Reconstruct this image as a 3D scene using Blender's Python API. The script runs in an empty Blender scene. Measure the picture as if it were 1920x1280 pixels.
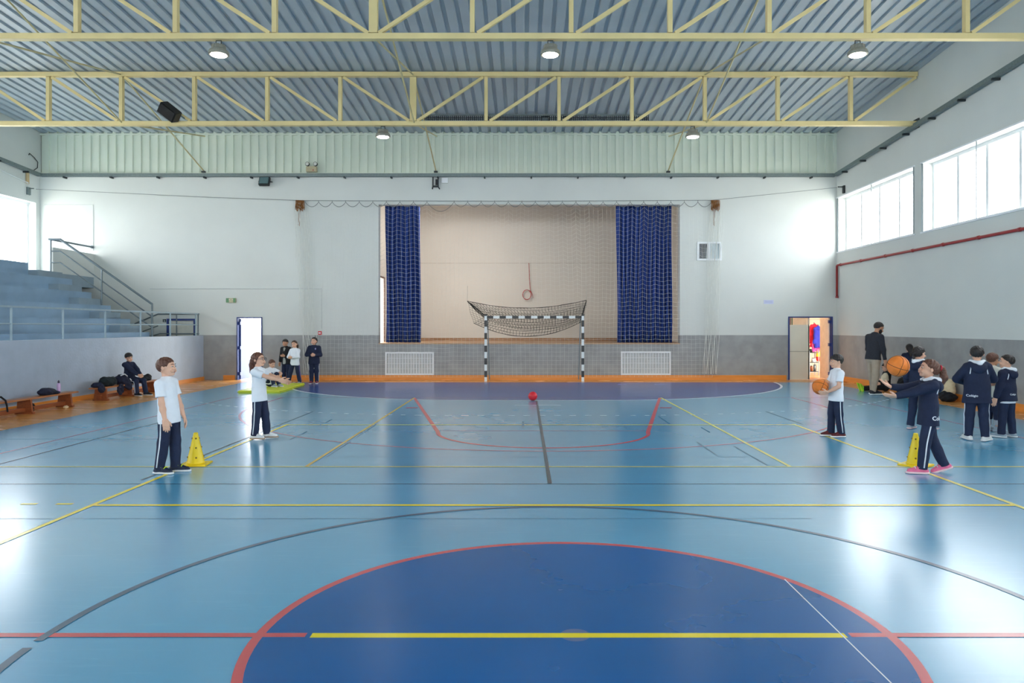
import bpy, bmesh, math, random
import numpy as np
from mathutils import Vector, Matrix
from mathutils.bvhtree import BVHTree

random.seed(7)
rng = np.random.default_rng(7)
scene = bpy.context.scene
COL = scene.collection
PI = math.pi

# ------------------------------------------------------------------ camera
CAM_H = 1.743
cam_d = bpy.data.cameras.new('camera')
cam_d.sensor_width = 36.0
cam_d.lens = 1388.0 / 1920.0 * 36.0
cam_d.shift_x = -24.0 / 1920.0
cam_d.shift_y = -28.0 / 1920.0
cam_d.clip_end = 300
cam = bpy.data.objects.new('camera', cam_d)
cam.location = (0, 0, CAM_H)
cam.rotation_euler = (PI / 2, 0, 0)
COL.objects.link(cam)
scene.camera = cam

# ------------------------------------------------------------------ world, exposure
scene.view_settings.view_transform = 'Standard'
scene.view_settings.look = 'None'
scene.view_settings.gamma = 1.0
scene.view_settings.use_curve_mapping = False
scene.view_settings.exposure = 0.5
world = bpy.data.worlds.new('overcast_sky')
scene.world = world
world.use_nodes = True
wn = world.node_tree
bg = wn.nodes['Background']
bg.inputs['Color'].default_value = (0.92, 0.97, 1.0, 1)
bg.inputs['Strength'].default_value = 9.0
scene.cycles.max_bounces = 10
scene.cycles.diffuse_bounces = 6
scene.cycles.sample_clamp_indirect = 12.0

# hall dimensions
XL, XR = -15.85, 10.2
YB, YF = 24.2, -16.0
XBL = -10.5            # bleacher front wall
ROOF0, ROOFS = 8.05, 0.058
RIDGE_Y = 4.2


def roof_z(y):
    return ROOF0 + ROOFS * (YB - y) if y > RIDGE_Y else ROOF0 + ROOFS * (YB - RIDGE_Y) - ROOFS * (RIDGE_Y - y)


def portal(name, loc, rot, sx, sy):
    d = bpy.data.lights.new(name, 'AREA')
    d.shape = 'RECTANGLE'; d.size = sx; d.size_y = sy
    d.cycles.is_portal = True
    o = bpy.data.objects.new(name, d); COL.objects.link(o)
    o.location = loc; o.rotation_euler = rot
    return o


WIN_Z0, WIN_Z1 = 4.17, 5.92
RBAYS = []
_y = 24.08
for k in range(8):
    y1 = 24.08 if k == 0 else 24.2 - 5.0 * k - 0.25
    y0 = 24.2 - 5.0 * (k + 1) + 0.25
    RBAYS.append((y0, y1))
LBAYS = [(y0, min(y1, 24.0)) for (y0, y1) in RBAYS]
for (y0, y1) in RBAYS:
    portal('daylight_portal', (XR + 0.42, (y0 + y1) / 2, (WIN_Z0 + WIN_Z1) / 2), (0, PI / 2, 0), WIN_Z1 - WIN_Z0, y1 - y0)
for (y0, y1) in LBAYS:
    portal('daylight_portal', (XL - 0.42, (y0 + y1) / 2, (3.5 + 5.75) / 2), (0, -PI / 2, 0), 5.75 - 3.5, y1 - y0)


# ------------------------------------------------------------------ materials
def lin(c):
    r = []
    for v in c[:3]:
        v = v / 255.0
        r.append(v / 12.92 if v <= 0.04045 else ((v + 0.055) / 1.055) ** 2.4)
    return (r[0], r[1], r[2], 1.0)


MATS = {}


def mat(name, col, rough=0.6, metal=0.0, var=0.06, scale=6.0, bump=0.0, bscale=40.0, coat=0.0, spec=0.5, stretch=None, rvar=0.0, trans=0.0):
    if name in MATS:
        return MATS[name]
    m = bpy.data.materials.new(name)
    m.use_nodes = True
    nt = m.node_tree
    b = nt.nodes['Principled BSDF']
    c = lin(col)
    tc = nt.nodes.new('ShaderNodeTexCoord')
    mp = nt.nodes.new('ShaderNodeMapping')
    nt.links.new(tc.outputs['Object'], mp.inputs['Vector'])
    if stretch:
        mp.inputs['Scale'].default_value = stretch
    n = nt.nodes.new('ShaderNodeTexNoise')
    n.inputs['Scale'].default_value = scale
    n.inputs['Detail'].default_value = 4
    nt.links.new(mp.outputs['Vector'], n.inputs['Vector'])
    r = nt.nodes.new('ShaderNodeValToRGB')
    r.color_ramp.elements[0].position = 0.3
    r.color_ramp.elements[1].position = 0.7
    r.color_ramp.elements[0].color = (c[0] * (1 - var), c[1] * (1 - var), c[2] * (1 - var), 1)
    r.color_ramp.elements[1].color = (min(1, c[0] * (1 + var)), min(1, c[1] * (1 + var)), min(1, c[2] * (1 + var)), 1)
    nt.links.new(n.outputs['Fac'], r.inputs['Fac'])
    nt.links.new(r.outputs['Color'], b.inputs['Base Color'])
    b.inputs['Roughness'].default_value = rough
    b.inputs['Metallic'].default_value = metal
    b.inputs['Specular IOR Level'].default_value = spec
    if coat:
        b.inputs['Coat Weight'].default_value = coat
        b.inputs['Coat Roughness'].default_value = 0.12
    if rvar:
        mr = nt.nodes.new('ShaderNodeMapRange')
        mr.inputs['To Min'].default_value = max(0.02, rough - rvar)
        mr.inputs['To Max'].default_value = rough + rvar
        n3 = nt.nodes.new('ShaderNodeTexNoise'); n3.inputs['Scale'].default_value = scale * 0.5
        n3.inputs['Detail'].default_value = 6
        nt.links.new(mp.outputs['Vector'], n3.inputs['Vector'])
        nt.links.new(n3.outputs['Fac'], mr.inputs['Value'])
        nt.links.new(mr.outputs['Result'], b.inputs['Roughness'])
    if bump:
        n2 = nt.nodes.new('ShaderNodeTexNoise')
        n2.inputs['Scale'].default_value = bscale
        n2.inputs['Detail'].default_value = 3
        nt.links.new(mp.outputs['Vector'], n2.inputs['Vector'])
        bp = nt.nodes.new('ShaderNodeBump')
        bp.inputs['Strength'].default_value = bump
        bp.inputs['Distance'].default_value = 0.02
        nt.links.new(n2.outputs['Fac'], bp.inputs['Height'])
        nt.links.new(bp.outputs['Normal'], b.inputs['Normal'])
    MATS[name] = m
    return m


def emit(name, col, strength):
    if name in MATS:
        return MATS[name]
    m = bpy.data.materials.new(name); m.use_nodes = True
    b = m.node_tree.nodes['Principled BSDF']
    b.inputs['Base Color'].default_value = lin(col)
    b.inputs['Emission Color'].default_value = lin(col)
    b.inputs['Emission Strength'].default_value = strength
    MATS[name] = m
    return m


def wall_mat(name, upper, lower, zsplit, var=0.03, lower_rough=0.45, bump=0.08):
    """painted plaster: dado colour below zsplit, wall colour above"""
    m = mat(name, upper, 0.7, 0, var, 0.7, bump, 25)
    nt = m.node_tree
    b = nt.nodes['Principled BSDF']
    up_sock = b.inputs['Base Color'].links[0].from_socket
    tc = [n for n in nt.nodes if n.type == 'TEX_COORD'][0]
    sep = nt.nodes.new('ShaderNodeSeparateXYZ')
    nt.links.new(tc.outputs['Object'], sep.inputs['Vector'])
    gt = nt.nodes.new('ShaderNodeMath'); gt.operation = 'GREATER_THAN'
    gt.inputs[1].default_value = zsplit
    nt.links.new(sep.outputs['Z'], gt.inputs[0])
    nz = nt.nodes.new('ShaderNodeTexNoise'); nz.inputs['Scale'].default_value = 3.0; nz.inputs['Detail'].default_value = 6
    nt.links.new(tc.outputs['Object'], nz.inputs['Vector'])
    rp = nt.nodes.new('ShaderNodeValToRGB')
    c = lin(lower)
    rp.color_ramp.elements[0].color = (c[0] * .88, c[1] * .88, c[2] * .88, 1)
    rp.color_ramp.elements[1].color = (c[0] * 1.12, c[1] * 1.12, c[2] * 1.12, 1)
    rp.color_ramp.elements[0].position = .3; rp.color_ramp.elements[1].position = .7
    nt.links.new(nz.outputs['Fac'], rp.inputs['Fac'])
    mx = nt.nodes.new('ShaderNodeMixRGB')
    nt.links.new(gt.outputs[0], mx.inputs['Fac'])
    nt.links.new(rp.outputs['Color'], mx.inputs['Color1'])
    nt.links.new(up_sock, mx.inputs['Color2'])
    nt.links.new(mx.outputs['Color'], b.inputs['Base Color'])
    mr = nt.nodes.new('ShaderNodeMapRange')
    mr.inputs['To Min'].default_value = lower_rough
    mr.inputs['To Max'].default_value = 0.7
    nt.links.new(gt.outputs[0], mr.inputs['Value'])
    nt.links.new(mr.outputs['Result'], b.inputs['Roughness'])
    return m


def floor_mat(name, col, rough, var, scuff=0.25, rvar=0.07, coat=0.0, spec=.9):
    """sports floor: worn, glossy sheet with scuffs and a slightly uneven shine"""
    m = mat(name, col, rough, 0, var, 0.5, 0, 1, spec=spec, rvar=rvar, coat=coat)
    nt = m.node_tree
    b = nt.nodes['Principled BSDF']
    b.inputs['Coat Roughness'].default_value = .25
    b.inputs['Coat IOR'].default_value = 1.5
    base = b.inputs['Base Color'].links[0].from_socket
    tc = [n for n in nt.nodes if n.type == 'TEX_COORD'][0]
    mp = nt.nodes.new('ShaderNodeMapping'); mp.inputs['Scale'].default_value = (1.2, 9.0, 1)
    nt.links.new(tc.outputs['Object'], mp.inputs['Vector'])
    nz = nt.nodes.new('ShaderNodeTexNoise'); nz.inputs['Scale'].default_value = 1.6; nz.inputs['Detail'].default_value = 8
    nz.inputs['Roughness'].default_value = 0.65
    nt.links.new(mp.outputs['Vector'], nz.inputs['Vector'])
    rp = nt.nodes.new('ShaderNodeValToRGB')
    rp.color_ramp.elements[0].position = .55; rp.color_ramp.elements[1].position = .78
    rp.color_ramp.elements[0].color = (0, 0, 0, 1); rp.color_ramp.elements[1].color = (scuff, scuff, scuff, 1)
    nt.links.new(nz.outputs['Fac'], rp.inputs['Fac'])
    mx = nt.nodes.new('ShaderNodeMixRGB')
    nt.links.new(rp.outputs['Color'], mx.inputs['Fac'])
    nt.links.new(base, mx.inputs['Color1'])
    c = lin(col)
    mx.inputs['Color2'].default_value = (min(1, c[0] * 1.6 + .05), min(1, c[1] * 1.45 + .04), min(1, c[2] * 1.3 + .04), 1)
    nt.links.new(mx.outputs['Color'], b.inputs['Base Color'])
    n2 = nt.nodes.new('ShaderNodeTexNoise'); n2.inputs['Scale'].default_value = 1.3; n2.inputs['Detail'].default_value = 5
    nt.links.new(tc.outputs['Object'], n2.inputs['Vector'])
    bp = nt.nodes.new('ShaderNodeBump'); bp.inputs['Strength'].default_value = 0.10; bp.inputs['Distance'].default_value = 0.02
    nt.links.new(n2.outputs['Fac'], bp.inputs['Height'])
    nt.links.new(bp.outputs['Normal'], b.inputs['Normal'])
    return m


M_WALL = wall_mat('wall_paint', (214, 217, 212), (154, 155, 154), 1.464)
M_WHITE = mat('white_plaster', (210, 214, 210), .7, 0, .03, 1.0, .06, 25)
M_LGREY = mat('bleacher_wall_paint', (172, 186, 204), .42, 0, .05, 3, .25, 14)
M_ORANGE = mat('orange_baseboard', (232, 148, 62), .45, 0, .08, 2, stretch=(1, 1, 8))
M_WOOD = mat('varnished_border', (226, 156, 84), .26, 0, .16, 3, spec=.6, stretch=(.6, 2.2, 1), rvar=.06)
M_COURT = floor_mat('court_blue', (78, 164, 204), .24, .07, .16, coat=.55)
M_NAVYF = floor_mat('court_navy', (36, 78, 150), .25, .07, .18)
M_CIRC = floor_mat('court_circle_blue', (0, 94, 160), .27, .10, .03, .05, spec=.35)
M_STEEL = mat('grey_steel', (128, 140, 145), .4, .6, .05, 8)
M_RAIL = mat('galvanised_rail', (156, 176, 186), .4, .1, .06, 9)
M_RAILD = mat('dark_rail', (108, 120, 126), .4, .3, .06, 9)
M_TRAY = mat('cable_tray_zinc', (120, 132, 132), .5, .4, .12, 20)
M_TRUSS = mat('cream_yellow_paint', (228, 208, 150), .5, 0, .07, 1.5)
M_ROOF = mat('roof_sheet_paint', (172, 183, 190), .42, 0, .06, 1.0)
M_CLAD = mat('cladding_paint', (222, 230, 214), .5, 0, .05, .8)
M_BLUEF = mat('blue_door_frame', (28, 52, 120), .45, 0, .08, 4)
M_BLACK = mat('black_plastic', (16, 17, 20), .5, 0, .2, 10)
M_DARK = mat('dark_metal', (52, 58, 60), .5, .4, .1, 10)
M_WFRAME = mat('white_frame', (235, 238, 240), .45, 0, .02, 4)
M_GOALW = mat('goal_white', (228, 234, 234), .35, 0, .05, 10)
M_GOALB = mat('goal_black', (20, 22, 26), .35, 0, .2, 10)
M_NET = mat('white_net', (222, 224, 218), .8, 0, .05, 10)
M_NETD = mat('dark_net', (42, 42, 38), .9, 0, .2, 10)
M_ROPE = mat('grey_rope', (134, 138, 136), .9, 0, .1, 10)
M_RUST = mat('rust_brown', (140, 92, 48), .9, 0, .35, 14, .4, 30)
M_REDPIPE = mat('red_pipe', (158, 52, 52), .4, 0, .08, 6)
M_TIER = mat('tier_concrete_blue', (138, 166, 190), .5, 0, .12, 1.4, .1, 20)
M_STEP = mat('step_concrete_grey', (142, 160, 172), .6, 0, .12, 2, .1, 20)
M_BENCH = mat('bench_wood', (146, 78, 40), .4, 0, .22, 3, stretch=(8, 1, 8))
M_BENCHT = mat('bench_top_wood', (176, 112, 66), .35, 0, .18, 3, stretch=(8, 1, 8))
M_CONE = mat('yellow_plastic', (246, 212, 14), .4, 0, .05, 4)
M_HOLE = mat('cone_hole', (120, 96, 20), .7, 0, .1, 4)
M_MAT = mat('lime_mat', (214, 222, 50), .45, 0, .05, 3)
M_BALLO = mat('basketball_orange', (236, 128, 40), .55, 0, .08, 20, .3, 220)
M_SEAM = mat('basketball_seam', (34, 24, 20), .7, 0, .1, 20)
M_BALLR = mat('red_rubber', (214, 34, 48), .4, 0, .08, 8)
M_STAGEW = mat('stage_wall_beige', (224, 218, 208), .75, 0, .04, .6, .08, 20)
M_STAGEWD = mat('stage_wood', (168, 124, 82), .4, 0, .15, 2, stretch=(1, 6, 6))
M_CURT = mat('navy_curtain', (36, 66, 138), .8, 0, .12, 3, stretch=(6, 6, .6))
M_PANE = None


def glass_mat():
    m = bpy.data.materials.new('window_glass'); m.use_nodes = True
    nt = m.node_tree
    nt.nodes.remove(nt.nodes['Principled BSDF'])
    out = nt.nodes['Material Output']
    tr = nt.nodes.new('ShaderNodeBsdfTransparent')
    gl = nt.nodes.new('ShaderNodeBsdfGlossy'); gl.inputs['Roughness'].default_value = .02
    mx = nt.nodes.new('ShaderNodeMixShader')
    mx.inputs[0].default_value = .05
    nt.links.new(tr.outputs[0], mx.inputs[1]); nt.links.new(gl.outputs[0], mx.inputs[2])
    nt.links.new(mx.outputs[0], out.inputs['Surface'])
    return m


M_PANE = glass_mat()


# ------------------------------------------------------------------ mesh helpers
def newmesh(name, verts, faces, m, parent=None, smooth=False):
    me = bpy.data.meshes.new(name)
    me.from_pydata([tuple(v) for v in verts], [], [tuple(f) for f in faces])
    if m:
        me.materials.append(m)
    if smooth:
        me.polygons.foreach_set('use_smooth', [True] * len(me.polygons))
    me.update()
    o = bpy.data.objects.new(name, me)
    COL.objects.link(o)
    if parent:
        o.parent = parent
    return o


class MB:
    def __init__(s):
        s.v = []; s.f = []

    def add(s, vs, fs):
        k = len(s.v)
        s.v += [tuple(v) for v in vs]
        s.f += [tuple(i + k for i in f) for f in fs]
        return s

    def box(s, x0, x1, y0, y1, z0, z1):
        v = [(x0, y0, z0), (x1, y0, z0), (x1, y1, z0), (x0, y1, z0), (x0, y0, z1), (x1, y0, z1), (x1, y1, z1), (x0, y1, z1)]
        f = [(0, 3, 2, 1), (4, 5, 6, 7), (0, 1, 5, 4), (1, 2, 6, 5), (2, 3, 7, 6), (3, 0, 4, 7)]
        return s.add(v, f)

    def bar(s, a, b, w, d, up=(0, 0, 1)):
        """rectangular bar from a to b, width w across, depth d along up-ish"""
        a = Vector(a); b = Vector(b); t = (b - a).normalized(); up = Vector(up)
        if abs(t.dot(up)) > .98:
            up = Vector((0, 1, 0))
        r = t.cross(up).normalized(); u = r.cross(t).normalized()
        v = []
        for p in (a, b):
            for (i, j) in ((-1, -1), (1, -1), (1, 1), (-1, 1)):
                v.append(p + r * (i * w / 2) + u * (j * d / 2))
        return s.add(v, [(0, 3, 2, 1), (4, 5, 6, 7), (0, 1, 5, 4), (1, 2, 6, 5), (2, 3, 7, 6), (3, 0, 4, 7)])

    def tube(s, pts, r, n=8, closed=False, cap=True):
        pts = [Vector(p) for p in pts]
        N = len(pts)
        rr = r if hasattr(r, '__len__') else [r] * N
        rings = []
        prev = None
        for i, p in enumerate(pts):
            if closed:
                t = (pts[(i + 1) % N] - pts[i - 1]).normalized()
            else:
                t = (pts[min(i + 1, N - 1)] - pts[max(i - 1, 0)]).normalized()
            if prev is None:
                ref = Vector((0, 0, 1)) if abs(t.z) < .9 else Vector((1, 0, 0))
            else:
                ref = prev
            a = (ref - t * ref.dot(t)).normalized()
            prev = a
            b = t.cross(a)
            rings.append([p + (a * math.cos(2 * PI * k / n) + b * math.sin(2 * PI * k / n)) * rr[i] for k in range(n)])
        v = [q for ring in rings for q in ring]
        f = []
        M = N if closed else N - 1
        for i in range(M):
            j = (i + 1) % N
            for k in range(n):
                f.append((i * n + k, i * n + (k + 1) % n, j * n + (k + 1) % n, j * n + k))
        if cap and not closed:
            f.append(tuple(range(n - 1, -1, -1)))
            f.append(tuple((N - 1) * n + k for k in range(n)))
        return s.add(v, f)

    def lathe(s, prof, c=(0, 0, 0), n=24, axis='z'):
        v = []; f = []
        for (r, h) in prof:
            for k in range(n):
                a = 2 * PI * k / n
                p = (r * math.cos(a), r * math.sin(a), h)
                if axis == 'y':
                    p = (p[0], p[2], p[1])
                if axis == 'x':
                    p = (p[2], p[0], p[1])
                v.append((p[0] + c[0], p[1] + c[1], p[2] + c[2]))
        for i in range(len(prof) - 1):
            for k in range(n):
                f.append((i * n + k, i * n + (k + 1) % n, (i + 1) * n + (k + 1) % n, (i + 1) * n + k))
        f.append(tuple(range(n - 1, -1, -1)))
        f.append(tuple((len(prof) - 1) * n + k for k in range(n)))
        return s.add(v, f)

    def ell(s, c, r, R=None, nu=14, nv=9):
        v = []; f = []
        for j in range(nv + 1):
            th = PI * j / nv
            for i in range(nu):
                ph = 2 * PI * i / nu
                p = Vector((r[0] * math.sin(th) * math.cos(ph), r[1] * math.sin(th) * math.sin(ph), r[2] * math.cos(th)))
                if R is not None:
                    p = R @ p
                v.append((p.x + c[0], p.y + c[1], p.z + c[2]))
        for j in range(nv):
            for i in range(nu):
                f.append((j * nu + i, (j + 1) * nu + i, (j + 1) * nu + (i + 1) % nu, j * nu + (i + 1) % nu))
        return s.add(v, f)

    def poly(s, pts, z0, z1):
        """prism over a plan polygon"""
        n = len(pts)
        v = [(p[0], p[1], z0) for p in pts] + [(p[0], p[1], z1) for p in pts]
        f = [tuple(range(n - 1, -1, -1)), tuple(range(n, 2 * n))]
        for i in range(n):
            j = (i + 1) % n
            f.append((i, j, n + j, n + i))
        return s.add(v, f)

    def build(s, name, m, parent=None, smooth=False, bevel=0.0):
        o = newmesh(name, s.v, s.f, m, parent, smooth)
        if bevel:
            bm = bmesh.new(); bm.from_mesh(o.data)
            bmesh.ops.bevel(bm, geom=list(bm.edges), offset=bevel, segments=2, affect='EDGES', clamp_overlap=True)
            bm.to_mesh(o.data); bm.free()
        return o


def tag(o, label=None, cat=None, group=None, kind=None):
    if label: o['label'] = label
    if cat: o['category'] = cat
    if group: o['group'] = group
    if kind: o['kind'] = kind
    return o


def thing(name, label, cat, loc=(0, 0, 0), rz=0.0, group=None):
    o = bpy.data.objects.new(name, None)
    o.empty_display_size = .1
    COL.objects.link(o)
    o.location = loc; o.rotation_euler = (0, 0, rz)
    return tag(o, label, cat, group)


def struct(o):
    o['kind'] = 'structure'
    return o


def wall_holes(name, m, plane, c0, c1, u0, u1, v0, v1, holes, parent=None):
    """solid wall in plane 'y' (u = x) or 'x' (u = y) between depths c0..c1, with rectangular holes (u0,u1,v0,v1)"""
    us = sorted(set([u0, u1] + [h[0] for h in holes] + [h[1] for h in holes]))
    vs = sorted(set([v0, v1] + [h[2] for h in holes] + [h[3] for h in holes]))
    us = [u for u in us if u0 <= u <= u1]; vs = [v for v in vs if v0 <= v <= v1]

    def solid(i, j):
        if i < 0 or j < 0 or i >= len(us) - 1 or j >= len(vs) - 1:
            return False
        cu = (us[i] + us[i + 1]) / 2; cv = (vs[j] + vs[j + 1]) / 2
        return not any(h[0] < cu < h[1] and h[2] < cv < h[3] for h in holes)

    def P(u, c, v):
        return (u, c, v) if plane == 'y' else (c, u, v)
    mb = MB()

    def quad(a, b, c, d):
        mb.add([a, b, c, d], [(0, 1, 2, 3)])
    for i in range(len(us) - 1):
        for j in range(len(vs) - 1):
            if not solid(i, j):
                continue
            a, b, c, d = us[i], us[i + 1], vs[j], vs[j + 1]
            quad(P(a, c0, c), P(b, c0, c), P(b, c0, d), P(a, c0, d))
            quad(P(b, c1, c), P(a, c1, c), P(a, c1, d), P(b, c1, d))
            if not solid(i - 1, j): quad(P(a, c1, c), P(a, c0, c), P(a, c0, d), P(a, c1, d))
            if not solid(i + 1, j): quad(P(b, c0, c), P(b, c1, c), P(b, c1, d), P(b, c0, d))
            if not solid(i, j - 1): quad(P(a, c1, c), P(b, c1, c), P(b, c0, c), P(a, c0, c))
            if not solid(i, j + 1): quad(P(a, c0, d), P(b, c0, d), P(b, c1, d), P(a, c1, d))
    return struct(mb.build(name, m, parent))


def box_obj(name, m, x0, x1, y0, y1, z0, z1, parent=None, bevel=0.0):
    return MB().box(x0, x1, y0, y1, z0, z1).build(name, m, parent, bevel=bevel)


# ------------------------------------------------------------------ floor
CX0, CX1, CY1 = -8.78, 9.32, 23.16
g = struct(box_obj('ground', mat('outdoor_concrete', (216, 212, 202), .9, 0, .08, .6), -60, 60, -60, 80, -.4, -.3))
floor = struct(box_obj('floor', M_COURT, CX0, CX1, YF, CY1, -.3, 0))
for (x0, x1, y0, y1) in ((XBL, CX0, YF, YB), (CX1, XR, YF, YB), (CX0, CX1, CY1, YB)):
    struct(box_obj('floor_border', M_WOOD, x0, x1, y0, y1, -.3, 0))
struct(box_obj('floor_landing', mat('grey_screed', (150, 150, 146), .7), XL, XBL, YF, YB, -.3, -.001))

LZ = [0.0012]


def nz():
    LZ[0] += 0.00006
    return LZ[0]


def paint(col, name):
    return floor_mat('line_' + name, col, .25, .06, .12, .05, coat=.0, spec=.6)


M_LY = paint((250, 222, 24), 'yellow')
M_LYP = paint((244, 230, 116), 'pale_yellow')
M_LO = paint((222, 184, 78), 'ochre')
M_LR = paint((214, 88, 92), 'red')
M_LRF = paint((196, 128, 142), 'faded_red')
M_LG = paint((74, 100, 122), 'grey')
M_LD = paint((52, 76, 92), 'dark')
M_LDW = paint((84, 138, 164), 'worn_dark')
M_LW = paint((246, 248, 248), 'white')


def ribbon(pts, w, m, name='court_line', closed=False):
    pts = [Vector((p[0], p[1], 0)) for p in pts]
    z = .0026 if name == 'line_dash' else nz()
    v = []; f = []
    N = len(pts)
    for i, p in enumerate(pts):
        if closed:
            t = pts[(i + 1) % N] - pts[i - 1]
        else:
            t = pts[min(i + 1, N - 1)] - pts[max(i - 1, 0)]
        t.normalize()
        n = Vector((-t.y, t.x, 0)) * (w / 2)
        v += [(p.x + n.x, p.y + n.y, z), (p.x - n.x, p.y - n.y, z)]
    M = N if closed else N - 1
    for i in range(M):
        j = (i + 1) % N
        f.append((2 * i, 2 * i + 1, 2 * j + 1, 2 * j))
    return newmesh(name, v, f, m, floor)


def disc(pts, m, name):
    z = nz()
    return newmesh(name, [(p[0], p[1], z) for p in pts], [tuple(range(len(pts)))], m, floor)


def arc(cx, cy, r, a0, a1, n=64):
    return [(cx + r * math.cos(math.radians(a0 + (a1 - a0) * i / n)), cy + r * math.sin(math.radians(a0 + (a1 - a0) * i / n))) for i in range(n + 1)]


CCX, CCY = .28, 4.18
GX0, GX1, GY = -1.2, 1.8, 23.5
# navy goal area
area = [(GX0 - 6, CY1)] + [(x, y) for (x, y) in arc(GX0, GY, 6, 183.3, 270, 40)] + [(x, y) for (x, y) in arc(GX1, GY, 6, 270, 356.7, 40)]
disc(area, M_NAVYF, 'goal_area')
ribbon(area[1:], .065, M_LW)
# floor sheet seams
for y, x0, x1 in ((6.72, -6, 2.6), (8.2, CX0, CX1), (9.9, -6.6, 3.2), (11.47, CX0, -4.3), (11.9, 4.9, CX1), (13.8, -6.6, -3)):
    ribbon([(x0, y), (x1, y)], .022 if y == 8.2 else .012, M_LD if y == 8.2 else M_LDW)
# handball: dashed 9 m line, 7 m mark
full = [(GX0 - 9, CY1)] + arc(GX0, GY, 9, 178, 270, 200) + arc(GX1, GY, 9, 270, 362, 200)
L = 0; seg = []
dash_mb = []
P9 = arc(GX0, GY, 9, 182, 270, 300) + arc(GX1, GY, 9, 270, 358, 300)
acc = 0.0
cur = [P9[0]]
fine = []
for a, b in zip(P9, P9[1:]):
    d = math.dist(a, b); n = max(1, int(d / .025))
    for i in range(n):
        t = i / n
        fine.append((a[0] + (b[0] - a[0]) * t, a[1] + (b[1] - a[1]) * t))
acc = 0; cur = []
for a, b in zip(fine, fine[1:]):
    acc += math.dist(a, b)
    if (acc % .3) < .15:
        cur.append(a)
    else:
        if len(cur) > 1 and cur[0][0] > CX0 + .1 and cur[-1][0] < CX1 - .1:
            ribbon([cur[0], cur[len(cur) // 2], cur[-1]], .06, M_LW, 'line_dash')
        cur = []
ribbon([(-.22, 16.4), (.8, 16.4)], .06, M_LW)
# basketball
BX = .3
ribbon([(BX - 7.5, -4), (BX - 7.5, 18.18)], .035, M_LRF)
ribbon([(BX + 7.5, -4), (BX + 7.5, 18.18)], .035, M_LRF)
ribbon([(BX - 7.5, 18.18), (BX + 7.5, 18.18)], .03, M_LRF)
ribbon([(BX - 6.25, 18.18), (BX - 6.25, 16.6)] + arc(BX, 16.6, 6.25, 180, 360, 90)[1:-1] + [(BX + 6.25, 16.6), (BX + 6.25, 18.18)], .045, M_LRF)
ribbon([(BX - 3.0, 18.1), (BX - 1.75, 12.3), (BX - 1.7, 12.0)], .07, M_LR)
ribbon([(BX + 3.0, 18.1), (BX + 1.75, 12.3), (BX + 1.7, 12.0)], .07, M_LR)
ribbon([(BX - 1.7, 12.38), (BX + 1.7, 12.38)], .025, M_LRF)
ribbon(arc(BX, 12.38, 1.75, 193, 347, 50), .06, M_LR)
for s in (-1, 1):
    ribbon([(BX + s * 2.6, 15.9), (BX + s * 2.85, 15.9)], .12, M_LR)
# centre circle
disc(arc(CCX, CCY, 1.78, 0, 357, 119), M_CIRC, 'centre_circle')
ribbon(arc(CCX, CCY, 1.78, 0, 357, 119), .055, M_LR, closed=True)
disc(arc(CCX + .005, CCY, .085, 0, 350, 35), paint((92, 110, 150), 'spot'), 'centre_spot')
ribbon([(CX0, CCY), (-1.235, CCY)], .055, M_LR)
ribbon([(-1.205, CCY - .005), (1.81, CCY - .005)], .062, M_LY)
ribbon([(1.835, CCY), (CX1, CCY)], .055, M_LR)
# big grey circle, broken at the centre line
ribbon(arc(CCX, CCY, 2.98, 181.5, 2.0, 120), .052, M_LG)
ribbon(arc(CCX, CCY, 2.98, 183.2, 300, 60), .052, M_LG)
ribbon([(1.79, -2), (1.79, 5.1)], .008, M_LW)
# volleyball
VX0, VX1 = -4.22, 4.79
ribbon([(VX0, -3), (VX0, 13.2)], .055, M_LY)
ribbon([(VX1, -3), (VX1, 13.2)], .055, M_LYP)
ribbon([(VX0, 13.13), (VX1, 13.13)], .065, M_LYP)
ribbon([(VX0, 7.22), (VX1, 7.22)], .062, M_LY)
for k in range(2):
    x1 = VX0 - .12 - k * .35
    ribbon([(x1 - .16 - .1, 7.27), (x1 - .1, 7.27)], .05, M_LY, 'line_dash')
ribbon([(CX0, 9.2), (CX1, 9.2)], .042, M_LYP)
ribbon([(-2.72, 9.2), (-2.7, 18.1)], .045, M_LO)
ribbon([(3.3, 9.2), (3.33, 18.1)], .045, M_LYP)
ribbon([(-6.65, -3), (-6.65, 14.2)], .03, M_LD)
ribbon([(-4.35, 8.4), (-4.35, 15.2)], .03, M_LD)
ribbon([(4.95, 13.2), (4.95, 15.2)], .03, M_LD)
for x, segs in ((-2.65, ((9.9, 11.3), (11.6, 13.2))), (2.6, ((13.3, 14.4), (10, 11.2))), (3.05, ((12.2, 12.8), (9.3, 10.8))),
                (-3.62, ((11.4, 12.3), (13, 13.9)))):
    for (a, b) in segs:
        ribbon([(x, a), (x, b)], .022, M_LDW)
ribbon([(-.03, 12.7), (-.03, 13.6)], .04, M_LDW)
ribbon([(.278, 8.22), (.278, 17.4)], .045, M_LD)

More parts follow.
